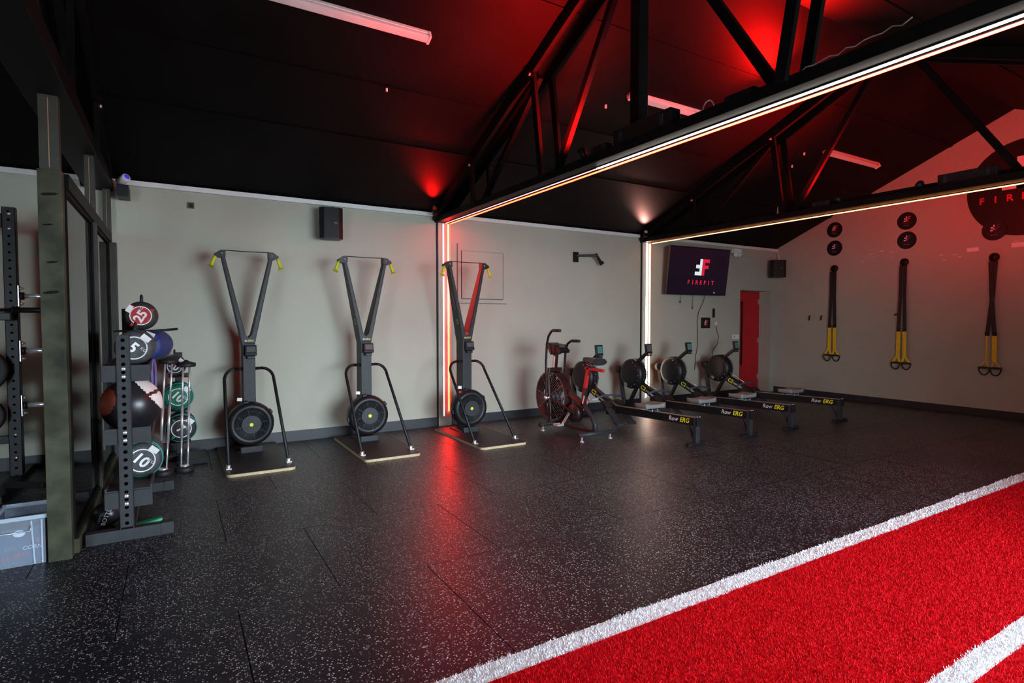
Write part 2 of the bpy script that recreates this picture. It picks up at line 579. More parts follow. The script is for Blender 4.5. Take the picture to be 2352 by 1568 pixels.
# --- roof slopes
ce = MB()
ov = 0.5
ce.prism([(RIDGE_Y, RIDGE_Z), (D + ov, roof_z(D + ov)), (D + ov, roof_z(D + ov) + 0.15), (RIDGE_Y, RIDGE_Z + 0.15)], 'x', LX - 0.25, W + 0.25)
ce.prism([(RIDGE_Y, RIDGE_Z), (RIDGE_Y, RIDGE_Z + 0.15), (BACK2 - ov, roof_z(BACK2 - ov) + 0.15), (BACK2 - ov, roof_z(BACK2 - ov))], 'x', LX - 0.25, W + 0.25)
ceil = struct(ce.obj('ceiling', M_CEIL))
# cover strips over the joints of the ceiling boards
for y in (6.05, 5.35, 4.15, 2.6, 1.4, 0.7):
    s_ = MB()
    sl = -SLOPE if y > RIDGE_Y else SLOPE
    p = Vector((0, y, roof_z(y)))
    d = Vector((0, 1, sl)).normalized()
    nrm = Vector((0, -d.z, d.y))
    s_.bar(Vector((LX, 0, 0)) + p - nrm * 0.004, Vector((W, 0, 0)) + p - nrm * 0.004, 0.05, 0.012, side=d)
    s_.obj('joint_strip', M_CEIL, ceil)

# --- skirtings
BH = 0.115
struct(MB().b2(LX, 3.10, D - 0.018, D, 0, BH + 0.01).obj('baseboard_back', M_BASE))
struct(MB().b2(3.285, 6.87, D - 0.018, D, 0, BH + 0.005).obj('baseboard_back.001', M_BASE))
struct(MB().b2(7.10, DX0, D - 0.018, D, 0, BH).obj('baseboard_back.002', M_BASE))
struct(MB().b2(W - 0.018, W, BACK2, D, 0, 0.105).obj('baseboard_right', M_BASE))

# --- white cable trunking along the eaves
for k, (a, b) in enumerate(((LX, 3.09), (3.34, 6.86), (7.12, W))):
    tr = MB().b2(a, b, D - 0.045, D, 2.862, 2.915, 0.004).obj('trim_1', M_WHITEPL)
    struct(tr)
MBw = MB().tube([(3.08, D - 0.03, 2.885), (3.2, D - 0.03, 2.875), (3.35, D - 0.03, 2.885)], 0.009, 8)
tag(MBw.obj('conduit_link', M_WHITEPL), 'thin white conduit bridging the trunking behind the nearer lit truss', 'conduit')
MBw = MB().tube([(6.85, D - 0.03, 2.885), (6.98, D - 0.03, 2.875), (7.13, D - 0.03, 2.885)], 0.009, 8)
tag(MBw.obj('conduit_link', M_WHITEPL), 'thin white conduit bridging the trunking behind the farther lit truss', 'conduit')
MBw = MB().tube([(10.585, D - 0.03, 2.87), (10.60, D - 0.06, 2.80), (10.56, D - 0.12, 2.66)], 0.011, 8)
tag(MBw.obj('corner_conduit', M_WHITEPL), 'short white conduit dropping from the trunking end to the corner loudspeaker', 'conduit')

# --- steel columns carrying the trusses, with their vertical lights
for i, cx in enumerate((3.10, 6.875)):
    c_ = MB().b2(cx, cx + 0.19, D - 0.035, D, 0, 2.787, 0.003).obj('trim_2', M_WALL)
    struct(c_)
    MB().b2(cx - 0.016, cx, D - 0.02, D, 0, 2.79).obj('shade_strip', M_BLACKMET, c_)  # black strip standing in for the shade beside the column

# --- the red door in its recess
dr = MB().b2(DX0 + 0.005, DX1 - 0.005, D + 0.255, D + 0.30, 0.004, DZ - 0.006, 0.003).obj('door_1', M_REDDOOR)
struct(dr)
MB().b2(DX0 + 0.35, DX0 + 0.38, D + 0.215, D + 0.235, 0.55, 1.85, 0.006).obj('pull_handle', M_BLACKMET, dr)
for z in (0.6, 1.8):
    MB().b2(DX0 + 0.355, DX0 + 0.375, D + 0.225, D + 0.256, z, z + 0.03).obj('handle_stay', M_BLACKMET, dr)
for z in (0.25, 1.0, 1.8):
    MB().b2(DX1 - 0.05, DX1 - 0.008, D + 0.244, D + 0.256, z, z + 0.1).obj('hinge', M_BOLT, dr)
struct(MB().b2(DX0, DX1, D, D + 0.255, -0.018, 0.001).obj('trim_3', M_BLACKRUB))

# ================================================================== ROOF TRUSSES
def make_truss(label):
    """Double-ply roof truss; local x=0 is the left edge of its boxed bottom chord."""
    t = thing('roof_truss', label, 'roof truss', (0, 0, 0), 0, 'roof trusses')
    y0, y1 = BACK2 + 0.01, D - 0.003
    MB().b2(0, 0.23, y0, y1, 2.787, 2.862, 0.004).obj('bottom_chord', M_BLACKWOOD, t)
    MB().b2(0.16, 0.225, y0, y1, 2.862, 2.93, 0.004).obj('chord_rail', M_BLACKWOOD, t)
    for x in (-0.015, 0.21):
        for s in (1, -1):
            def yy(y):
                return y if s > 0 else 6.56 - y
            o = 0.075
            MB().bar((x, D - 0.02 if s > 0 else BACK2 + 0.02, roof_z(D - 0.02) - o), (x, RIDGE_Y, RIDGE_Z - o), 0.045, 0.11, (1, 0, 0)).obj('top_chord', M_BLACKWOOD, t)
            for (ya, yb, wv) in ((5.96, 6.0, 0.06), (4.52, 4.69, 0.07)):
                v = MB().bar((x, yy(ya), 2.84), (x, yy(yb), roof_z(yy(yb)) - 0.03), 0.035, wv, (1, 0, 0)).obj('web_post', M_BLACKWOOD, t)
                sx = -0.02 if x < 0.1 else 0.02
                MB().lathe([(0, -0.012), (0.016, -0.012), (0.016, 0.012), (0, 0.012)], (x + sx * 1.3, yy(yb) + 0.0, roof_z(yy(yb)) - 0.13), 'x', 8).obj('bolt', M_BOLT, v)
    for s in (1, -1):
        def yy(y):
            return y if s > 0 else 6.56 - y
        MB().bar((0.10, yy(5.93), 2.85), (0.10, yy(4.72), roof_z(4.72) - 0.1), 0.05, 0.06, (1, 0, 0)).obj('web_diagonal', M_BLACKWOOD, t)
        MB().bar((0.10, yy(4.43), 2.85), (0.10, yy(3.42), roof_z(3.42) - 0.1), 0.05, 0.062, (1, 0, 0)).obj('web_diagonal', M_BLACKWOOD, t)
    return t


truss = make_truss('black roof truss with red and white light lines, nearer of the two lit ones')
truss.location = (3.06, 0, 0)
t2 = copy_tree(truss)
t2.location = (6.84, 0, 0)
t2['label'] = 'black roof truss with a single light line, farther one before the gable wall'
t0 = copy_tree(truss)
t0.location = (-0.745, 0, 0)
t0['label'] = 'unlit black roof truss over the glazed timber partition'
tk = MB().b2(0.10, 0.20, 3.33, 3.43, 2.86, RIDGE_Z - 0.02, 0.004).obj('king_post', M_BLACKWOOD, truss)


# --- light lines
def led(label, mat_, a, b, w=0.014, vertical=False, group=None):
    a, b = Vector(a), Vector(b)
    n = Vector((0, -1, 0)) if vertical else Vector((0, 0, -1))
    t = thing('led_strip', label, 'light strip', a, 0, group)
    d = b - a
    MB().bar((0, 0, 0), d, w + 0.012, 0.008, (1, 0, 0)).obj('channel', M_BLACKMET if not vertical else M_WHITEPL, t)
    o = n * 0.006
    MB().bar(o, d + o, w, 0.008, (1, 0, 0)).obj('diffuser', mat_, t)
    return t


ZB = 2.7825
led('long red light line under the nearer roof truss', M_LEDRED, (3.255, BACK2 + 0.05, ZB), (3.255, D - 0.09, ZB), 0.020)
led('bright white light line beside the red one under the nearer truss', M_LEDWHITE, (3.185, BACK2 + 0.05, ZB), (3.185, 3.86, ZB), 0.016)
led('unlit stretch of light line under the nearer truss towards the wall', M_LEDDIM, (3.185, 3.87, ZB), (3.185, D - 0.09, ZB), 0.010)
led('long amber light line under the farther roof truss', M_LEDORANGE, (7.04, BACK2 + 0.05, ZB), (7.04, D - 0.09, ZB), 0.022)
CY = D - 0.0395
led('glowing red vertical light line on the wall column by the third ski machine', M_LEDRED, (3.245, CY, 0.20), (3.245, CY, 2.775), 0.022, True)
led('dim whitish vertical light line left of the red one on the nearer column', M_LEDDIM, (3.172, CY, 0.14), (3.172, CY, 2.775), 0.016, True)
led('bright white vertical light line on the wall column behind the rowers', M_LEDWHITE, (6.965, CY, 0.14), (6.965, CY, 2.775), 0.032, True)
led('amber vertical light line right of the white one behind the rowers', M_LEDORANGE, (7.035, CY, 0.16), (7.035, CY, 2.775), 0.022, True)


# --- coloured uplights standing on the chords
def uplight(label, loc, target, color, energy, angle, lens, blend=1.0, hang=None):
    loc, target = Vector(loc), Vector(target)
    d = (target - loc).normalized()
    t = thing('uplight', label, 'spotlight', loc)
    s = d.orthogonal().normalized()
    u = d.cross(s)
    ax = (s, u, d)
    if hang:
        g = hang - loc.z
        MB().lathe([(0, 0.06), (0.008, 0.06), (0.008, g - 0.02), (0.035, g - 0.012), (0.035, g), (0, g)], (0, 0, 0), 'z', 16).obj('drop_rod', M_BLACKMET, t)
    else:
        MB().lathe([(0, 0), (0.035, 0), (0.035, 0.006), (0.008, 0.012), (0.008, 0.045), (0, 0.045)], (0, 0, 0), 'z', 16).obj('base', M_BLACKMET, t)
    c = Vector((0, 0, 0.065))
    MB().lathe([(0, -0.05), (0.03, -0.05), (0.034, 0.0), (0.038, 0.04), (0.033, 0.04), (0.03, 0.02), (0, 0.02)], c, ax, 20).obj('can', M_BLACKMET, t)
    MB().lathe([(0, 0.024), (0.029, 0.024), (0.029, 0.021), (0, 0.021)], c, ax, 20).obj('lens', lens, t)
    ld = bpy.data.lights.new('uplight_lamp', 'SPOT')
    ld.energy = energy
    ld.color = color
    ld.spot_size = math.radians(angle)
    ld.spot_blend = blend
    ld.shadow_soft_size = 0.03
    lo = link('uplight_lamp', ld, t, c + d * 0.05)
    lo.rotation_euler = (-d).to_track_quat('Z', 'Y').to_euler()
    return t


RED = (1.0, 0.004, 0.003)
uplight('red spotlight hung from the ceiling behind the nearer truss', (5.90, 3.93, 3.95), (5.25, 3.80, 4.36), RED, 430, 155, M_LENSRED, hang=roof_z(3.93))
uplight('red spotlight on the left side of the nearer truss under the ridge', (3.12, 3.98, 2.862), (2.95, 4.45, 4.0), RED, 800, 125, M_LENSRED)
uplight('red spotlight on the wall end of the nearer truss', (2.965, 6.92, 2.85), (2.55, 5.85, 3.48), RED, 80, 66, M_LENSRED)
uplight('pink spotlight on the wall end of the farther truss', (6.745, 6.92, 2.85), (6.1, 5.9, 3.46), (1.0, 0.42, 0.34), 75, 72, M_LENSPINK)
uplight('red spotlight on the farther truss turned to the gable wall', (6.95, 3.0, 2.862), (10.62, 3.7, 4.1), RED, 480, 110, M_LENSRED)
uplight('red spotlight on the farther truss turned up to the web bars', (6.90, 3.85, 2.862), (6.7, 4.5, 3.95), RED, 600, 120, M_LENSRED)


# --- boxes and leads lying on the truss chords
def driver_box(label, c, s, lead=True):
    t = thing('driver_box', label, 'control box', (c[0], c[1], c[2]))
    MB().box((0, 0, s[2] / 2), s, None, 0.006).obj('casing', M_BLACKPL, t)
    for k in (-1, 1):
        MB().box((-s[0] / 2 - 0.004, k * s[1] * 0.36, s[2] * 0.5), (0.012, 0.03, s[2] * 0.6), None, 0.002).obj('mounting_lug', M_GREYMET, t)
    return t


driver_box('long black driver box lying on the nearer truss chord', (3.14, 3.24, 2.862), (0.10, 0.62, 0.13))
driver_box('small black driver box nearest the wall on the nearer truss chord', (3.13, 3.74, 2.862), (0.08, 0.20, 0.07))
driver_box('flat grey-black box on the nearer truss chord below the red glow', (3.14, 2.36, 2.862), (0.10, 0.22, 0.04))
driver_box('bulky black driver box on the farther truss chord', (6.93, 2.55, 2.862), (0.12, 0.5, 0.11))
driver_box('small black driver box on the farther truss towards the wall', (6.93, 4.05, 2.862), (0.09, 0.22, 0.07))
pts = [(3.12, 1.98 - 0.045 * k, 2.875 + 0.022 * abs(math.sin(k * 1.3)) + 0.03 * (k / 10)) for k in range(14)]
tag(MB().tube(pts, 0.004, 6).obj('loose_wire', M_WHITEPL), 'thin white wire looping along the top of the nearer truss', 'cable')
pts = [(3.12, 2.62 + 0.05 * math.cos(a), 2.862 + 0.075 * math.sin(a)) for a in [PI * k / 10 for k in range(11)]]
tag(MB().tube(pts, 0.005, 6).obj('wire_loop', M_WHITEPL), 'white wire loop standing up from the nearer truss chord', 'cable')
pts = [(6.88, 4.62, 2.865), (6.88, 4.615, 2.95), (6.88, 4.58, 3.01), (6.88, 4.55, 2.98)]
tag(MB().tube(pts, 0.012, 8).obj('conduit_hook', M_WHITEPL), 'bent white conduit end beside the web posts of the farther truss', 'conduit')
R9 = random.Random(9)
pts = [(6.88, 3.9 - 0.06 * k, 2.868 + 0.035 * R9.random()) for k in range(16)]
tag(MB().tube(pts, 0.004, 6).obj('black_wire', M_BLACKPL), 'tangled thin black wire along the top of the farther truss', 'cable')


# --- switched-off batten lamps on the slope
def batten(label, x0, x1, y=4.755):
    z = roof_z(y)
    t = thing('batten_lamp', label, 'ceiling lamp', ((x0 + x1) / 2, y, z), 0, 'unlit white batten lamps on the ceiling slope')
    ang = -math.atan(SLOPE)
    rot = Matrix.Rotation(ang, 3, 'X')
    L = x1 - x0
    MB().box(rot @ Vector((0, 0, -0.014)), (L, 0.085, 0.028), rot, 0.003).obj('tray', M_WHITEPL, t)
    MB().box(rot @ Vector((0, 0, -0.044)), (L - 0.04, 0.075, 0.034), rot, 0.012).obj('diffuser', M_WHITEPL, t)
    for s in (-1, 1):
        MB().box(rot @ Vector((s * (L / 2 - 0.012), 0, -0.035)), (0.024, 0.088, 0.062), rot, 0.004).obj('end_cap', M_WHITEPL, t)
    return t


batten('long unlit white batten lamp on the black slope above the ski machines', 0.42, 1.98, 4.72)
batten('unlit white batten lamp showing behind the nearer lit truss', 4.35, 5.95, 4.74)
batten('unlit white batten lamp near the gable wall', 8.20, 9.66, 4.775)
# little plastic clips and stains dotted on the ceiling
for k, (x, y) in enumerate(((1.8, 5.35), (4.2, 4.95), (7.9, 4.9), (8.0, 5.15))):
    o = MB().box((0, 0, -0.012), (0.02, 0.02, 0.05), None, 0.004).obj('ceiling_clip', M_WHITEPL, None, (x, y, roof_z(y)))
    tag(o, ['tiny pale clip on the ceiling above the second ski machine', 'tiny pale clip on the ceiling left of the middle batten lamp',
            'tiny pale clip on the ceiling left of the far batten lamp', 'tiny pale clip under the ceiling by the farther truss web'][k], 'cable clip')

# ================================================================== WALL FITTINGS
def loudspeaker(label, loc, rz, w=0.27, d=0.2, h=0.37):
    t = thing('loudspeaker', label, 'speaker', loc, rz)
    MB().prism([(-w / 2, -d / 2 + 0.04), (-w / 2 + 0.05, -d / 2), (w / 2 - 0.05, -d / 2), (w / 2, -d / 2 + 0.04), (w / 2 - 0.03, d / 2), (-w / 2 + 0.03, d / 2)], 'z', -h / 2, h / 2).obj('cabinet', M_BLACKPL, t)
    MB().box((0, -d / 2 - 0.003, 0), (w - 0.11, 0.006, h - 0.03), None, 0.002).obj('grille', M_BLACKMET, t)
    MB().box((0.05, -d / 2 - 0.007, -0.0), (0.035, 0.002, 0.009)).obj('badge', M_GREYP, t)
    MB().box((0, d / 2 + 0.03, 0.05), (0.06, 0.07, 0.08), None, 0.004).obj('wall_bracket', M_BLACKMET, t)
    return t


loudspeaker('black loudspeaker on the grey wall above the first two ski machines', (1.64, D - 0.165, 2.62), math.radians(-8))
pts = [(1.62, D - 0.02, 2.865), (1.60, D - 0.05, 2.83), (1.64, D - 0.1, 2.81)]
tag(MB().tube(pts, 0.007, 6).obj('speaker_lead', M_WHITEPL), 'white lead from the trunking into the first loudspeaker', 'cable')
pts = [(1.75, D - 0.02, 2.865), (1.69, D - 0.06, 2.835), (1.645, D - 0.105, 2.808)]
tag(MB().tube(pts, 0.007, 6).obj('speaker_lead', M_WHITEPL), 'second white lead slanting into the first loudspeaker', 'cable')
loudspeaker('black loudspeaker in the corner above the red door', (10.36, D - 0.2, 2.49), math.radians(-38), 0.30, 0.2, 0.34)

# television
TVX, TVZ = 8.03, 2.335
tv = thing('television', 'large wall television showing a double F emblem', 'television', (TVX, D - 0.23, TVZ), math.radians(-3))
tv.rotation_euler.x = 0.125
tw, th = 1.46, 0.84
MB().box((0, 0, 0), (tw, 0.05, th), None, 0.008).obj('casing', M_BLACKPL, tv)
MB().box((0, -0.026, 0.0), (tw - 0.03, 0.004, th - 0.04)).obj('screen', M_SCREEN, tv)
MB().box((0, 0.11, 0), (0.5, 0.19, 0.4), None, 0.01).obj('wall_mount', M_BLACKMET, tv)
MB().box((0.42, -0.030, -0.37), (0.035, 0.003, 0.03)).obj('sticker', mat('pale_blue_sticker', (0.35, 0.6, 0.7), 0.5), tv)
lg = logo_half('left', 0.29).obj('emblem_half', M_SCRW, tv, (0.06, -0.0285, 0.075), FACE_FRONT)
lg = logo_half('right', 0.29).obj('emblem_half', M_SCRR, tv, (0.06, -0.0285, 0.075), FACE_FRONT)
for k, ch in enumerate('FIREFIT'):
    letter(ch, 0.105, M_SCRR, tv, (0.06 + (k - 3) * 0.098, -0.0285, -0.20), FACE_FRONT, bold=0.002)
for k, (x, L) in enumerate(((7.78, 0.14), (8.10, 0.24))):
    o = MB().tube([(x, D - 0.05, 1.93), (x + 0.01, D - 0.045, 1.93 - L * 0.6), (x, D - 0.05, 1.93 - L)], 0.0035, 6)
    o.lathe([(0, -0.012), (0.011, -0.012), (0.011, 0.012), (0, 0.012)], (x, D - 0.05, 1.93 - L), 'z', 8)
    tag(o.obj('hanging_lead', M_BLACKPL), ['short black lead hanging below the left half of the television', 'longer black lead hanging below the middle of the television'][k], 'cable')
pts = [(8.42, D - 0.06, 1.93), (8.40, D - 0.04, 1.80), (8.30, D - 0.02, 1.62), (8.27, D - 0.012, 1.45), (8.29, D - 0.012, 1.25), (8.29, D - 0.012, 1.0), (8.24, D - 0.012, 0.78), (8.2, D - 0.03, 0.55)]
o = MB().tube(pts, 0.005, 6).obj('power_lead', M_BLACKPL)
tag(o, 'black lead running down from the television past the small square sign', 'cable')
pts = [(8.79, D - 0.012, 1.36), (8.79, D - 0.012, 1.42), (8.80, D - 0.012, 1.30), (8.87, D - 0.012, 1.15), (8.84, D - 0.012, 1.02), (8.70, D - 0.012, 0.88), (8.72, D - 0.012, 0.70)]
tag(MB().tube(pts, 0.005, 6).obj('dangling_lead', M_GREYMET), 'dark lead snaking down the wall between sign and light switch', 'cable')
t = thing('plug_adapter', 'slim black adapter with white tip hung beside the small sign', 'adapter', (8.71, D - 0.02, 1.60))
MB().box((0, 0, 0), (0.035, 0.035, 0.17), None, 0.005).obj('casing', M_BLACKPL, t)
MB().box((0.07, 0, -0.2), (0.035, 0.02, 0.075), Matrix.Rotation(0.3, 3, 'Y'), 0.004).obj('tag', M_WHITEPL, t)
# small square sign
sg = thing('wall_sign', 'small square black wall sign with tiny red and white emblem', 'sign', (8.50, D - 0.012, 1.415))
MB().box((0, 0, 0), (0.235, 0.02, 0.20), None, 0.002).obj('panel', M_BLACKPL, sg)
logo_half('left', 0.085).obj('emblem_half', M_WHITEP, sg, (0, -0.0105, 0.01), FACE_FRONT)
logo_half('right', 0.085).obj('emblem_half', M_REDP, sg, (0, -0.0105, 0.01), FACE_FRONT)
letter('FIREFIT', 0.028, M_REDP, sg, (0, -0.0112, -0.055), FACE_FRONT)
# light switch pair
sw = thing('light_switch', 'white double light switch beside the red door', 'switch', (9.37, D - 0.006, 1.145))
for k in (-1, 1):
    MB().box((k * 0.05, 0, 0), (0.088, 0.012, 0.088), None, 0.002).obj('plate', M_WHITEPL, sw)
MB().box((-0.05, -0.008, 0), (0.016, 0.006, 0.03), None, 0.002).obj('rocker', M_BLACKPL, sw)
so = thing('wall_socket', 'white wall socket low behind the third rower', 'socket', (7.68, D - 0.006, 0.46))
MB().box((0, 0, 0), (0.14, 0.012, 0.09), None, 0.003).obj('plate', M_WHITEPL, so)
for k in (-1, 1):
    MB().box((k * 0.035, -0.008, 0.02), (0.02, 0.006, 0.02), None, 0.002).obj('rocker', M_WHITEPL, so)
# emergency light
em = thing('emergency_light', 'white twin-head emergency light under the trunking right of the television', 'emergency light', (9.32, D - 0.04, 2.765))
MB().box((0, 0, 0.03), (0.22, 0.07, 0.09), None, 0.008).obj('housing', M_WHITEPL, em)
for k in (-1, 1):
    MB().lathe([(0, -0.05), (0.03, -0.045), (0.042, 0.0), (0.042, 0.015), (0, 0.015)], (k * 0.055, -0.02, -0.045), ((1, 0, 0) and (Vector((1, 0, 0)), Vector((0, 0.35, 0.94)), Vector((0, 0.94, -0.35)))), 16).obj('lamp_head', M_WHITEPL, em)
# access panel
ap = thing('access_panel', 'square painted access panel on the grey wall behind the third ski machine', 'access panel', (3.80, D, 2.10))
MB().box((0, -0.005, 0), (0.66, 0.008, 0.66), None, 0.003).obj('leaf', M_WALL, ap)
M_GAPSHADE = mat('panel_gap_shade', (0.10, 0.085, 0.07), 0.8)  # dark strips paint in shade along the panel's left and bottom edges
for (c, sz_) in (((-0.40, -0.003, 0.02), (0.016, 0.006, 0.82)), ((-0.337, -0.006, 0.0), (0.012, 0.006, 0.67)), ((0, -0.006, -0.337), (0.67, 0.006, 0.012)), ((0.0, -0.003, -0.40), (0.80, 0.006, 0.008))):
    MB().box(c, sz_).obj('shade_strip', M_GAPSHADE, ap)
M_GAPSHADE2 = mat('faint_gap_shade', (0.26, 0.25, 0.22), 0.8)  # paler strips, shade painted along the top and right edges
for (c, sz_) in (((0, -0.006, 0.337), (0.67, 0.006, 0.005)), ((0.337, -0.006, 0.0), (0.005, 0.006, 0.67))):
    MB().box(c, sz_).obj('shade_strip', M_GAPSHADE2, ap)
# bare television arm
br = thing('monitor_mount', 'empty black monitor arm on the wall between the two light columns', 'bracket', (5.46, D, 2.46))
MB().box((0, -0.012, 0), (0.10, 0.024, 0.16), None, 0.004).obj('wall_plate', M_BLACKMET, br)
MB().bar((0, -0.03, 0.02), (0.30, -0.16, 0.03), 0.035, 0.05, (0, 0, 1), 0.004).obj('arm', M_BLACKMET, br)
MB().bar((0.30, -0.16, 0.03), (0.42, -0.12, -0.07), 0.03, 0.04, (0, 0, 1), 0.004).obj('arm', M_BLACKMET, br)
MB().box((0.43, -0.13, -0.085), (0.08, 0.02, 0.05), Matrix.Rotation(-0.5, 3, 'Y'), 0.004).obj('head_plate', M_BLACKMET, br)
MB().lathe([(0, -0.03), (0.022, -0.03), (0.022, 0.03), (0, 0.03)], (0.30, -0.16, 0.03), 'z', 12).obj('pivot', M_GREYMET, br)
# little back box and hook on the wall, camera on the far post
bb = thing('back_box', 'tiny open electrical box high on the wall above the first ski machine', 'electrical box', (0.18, D - 0.012, 2.715))
f = MB()
f.box((-0.028, 0, 0), (0.008, 0.024, 0.066)); f.box((0.028, 0, 0), (0.008, 0.024, 0.066)); f.box((0, 0, 0.03), (0.06, 0.024, 0.008)); f.box((0, 0, -0.03), (0.06, 0.024, 0.008))
f.obj('frame', mat('brass_tone', (0.16, 0.13, 0.05), 0.5), bb)
MB().box((0, 0.004, 0), (0.05, 0.006, 0.055)).obj('cavity', M_BLACKPL, bb)
tag(MB().tube([(0.175, D - 0.002, 2.845), (0.175, D - 0.03, 2.835), (0.19, D - 0.04, 2.82), (0.2, D - 0.03, 2.83)], 0.004, 6).obj('cup_hook', M_WHITEPL), 'tiny white hook just under the trunking above the first ski machine', 'hook')
sc = thing('security_camera', 'white security camera with blue-lit lens on the far end of the partition', 'camera', (-0.42, D - 0.24, 2.78))
MB().box((0, 0.1, -0.02), (0.1, 0.24, 0.12), None, 0.006).obj('bracket', M_BLACKPL, sc)
MB().lathe([(0, -0.07), (0.036, -0.07), (0.042, -0.06), (0.042, 0.05), (0, 0.06)], (0.0, 0, 0.085), (Vector((0.8, 0.6, 0)), Vector((-0.2, 0.3, 0.93)), Vector((-0.55, 0.75, -0.36))), 20).obj('body', M_WHITEPL, sc)
MB().lathe([(0, -0.076), (0.024, -0.076), (0.024, -0.069), (0, -0.069)], (0.0, 0, 0.085), (Vector((0.8, 0.6, 0)), Vector((-0.2, 0.3, 0.93)), Vector((-0.55, 0.75, -0.36))), 16).obj('lens', mat('blue_led', (0.02, 0.02, 0.1), 0.3, emit=((0.05, 0.06, 1.0), 0.5)), sc)
MB().tube([(-0.06, 0.02, 0.08), (-0.09, 0.04, 0.10), (-0.085, 0.10, 0.07), (-0.12, 0.14, 0.16)], 0.006, 6).obj('lead', M_WHITEPL, sc)

# ---------------------------------------------------------------- gable wall: badges, straps, big sign
def badge(label, y, z, r, second):
    t = thing('badge_sign', label, 'wall sign', (W, y, z), 0, 'round badges on the gable wall')
    MB().lathe([(0, -0.012), (r - 0.003, -0.012), (r, -0.009), (r, 0), (0, 0)], (0, 0, 0), 'x', 40, False).obj('disc', M_BLACKPL, t)
    logo_half('left', r * 0.62).obj('emblem_half', M_WHITEP, t, (-0.0125, -0.01, r * 0.22), FACE_LEFT)
    logo_half('right', r * 0.62).obj('emblem_half', second, t, (-0.0125, -0.01, r * 0.22), FACE_LEFT)
    for k, ch in enumerate('FIREFIT'):
        letter(ch, r * 0.16, M_REDP if second is M_REDP else M_PURPLEP, t, (-0.013, -(k - 3) * r * 0.17, -r * 0.28), FACE_LEFT)
    letter('WOMEN' if second is M_PURPLEP else 'STRONG', r * 0.16, M_GREYP, t, (-0.013, 0, -r * 0.5), FACE_LEFT, shear=0.3)
    return t


badge('round black badge with red emblem, upper of the pair nearest the corner', 5.965, 3.152, 0.142, M_REDP)
badge('round black badge with purple emblem, lower of the pair nearest the corner', 5.958, 2.812, 0.142, M_PURPLEP)
badge('round black badge with red emblem, upper of the middle pair on the gable wall', 4.755, 3.135, 0.147, M_REDP)
badge('round black badge with purple emblem, lower of the middle pair on the gable wall', 4.748, 2.81, 0.147, M_PURPLEP)
badge('round black badge with purple emblem overlapping the foot of the great round sign', 3.562, 2.815, 0.152, M_PURPLEP).location.x = W - 0.02

bs = thing('round_sign', 'great round black wall sign with spaced red lettering', 'wall sign', (W, 3.22, 3.40))
MB().lathe([(0, -0.016), (0.692, -0.016), (0.70, -0.010), (0.70, 0), (0, 0)], (0, 0, 0), 'x', 72, False).obj('disc', M_BLACKPL, bs)
logo_half('left', 0.46).obj('emblem_half', M_WHITEP, bs, (-0.017, 0.0, 0.22), FACE_LEFT)
logo_half('right', 0.46).obj('emblem_half', M_REDP, bs, (-0.017, 0.0, 0.22), FACE_LEFT)
for k, ch in enumerate('FIREFIT'):
    letter(ch, 0.135, M_REDP, bs, (-0.0175, 0.508 - k * 0.168, -0.135), FACE_LEFT, bold=0.004)
for (y0, y1, z0, z1, lb) in ((3.755, 3.905, 2.525, 2.585, 'pale strip of tape left of the third suspension strap'), (3.17, 3.36, 2.535, 2.60, 'pale strip of tape right of the third suspension strap')):
    tag(MB().b2(W - 0.0025, W - 0.0001, y0, y1, z0, z1).obj('tape_strip', M_WHITEPL), lb, 'tape')
R5 = random.Random(5)
wm = MB()
for k in range(16):
    y = R5.choice((5.35, 5.2, 5.05, 4.75, 4.3, 4.1, 3.42)) + R5.uniform(-0.12, 0.12)
    z = 2.58 + R5.uniform(-0.16, 0.10)
    wm.box((W - 0.0008, y, z), (0.0016, R5.uniform(0.02, 0.07), R5.uniform(0.004, 0.012)))
o = wm.obj('paint_scuffs', M_WHITEPL)
o['kind'] = 'stuff'
tag(o, 'scattered pale paint scuffs across the gable wall below the badges', 'paint marks')
for k, y in enumerate((6.404, 6.172)):
    o = MB().tube([(W - 0.001, y, 1.55), (W - 0.03, y, 1.545), (W - 0.035, y, 1.48), (W - 0.05, y, 1.47)], 0.011, 8).obj('wall_hook', M_BLACKMET)
    tag(o, ['small black wall hook nearer the red door', 'small black wall hook nearer the first suspension strap'][k], 'hook')


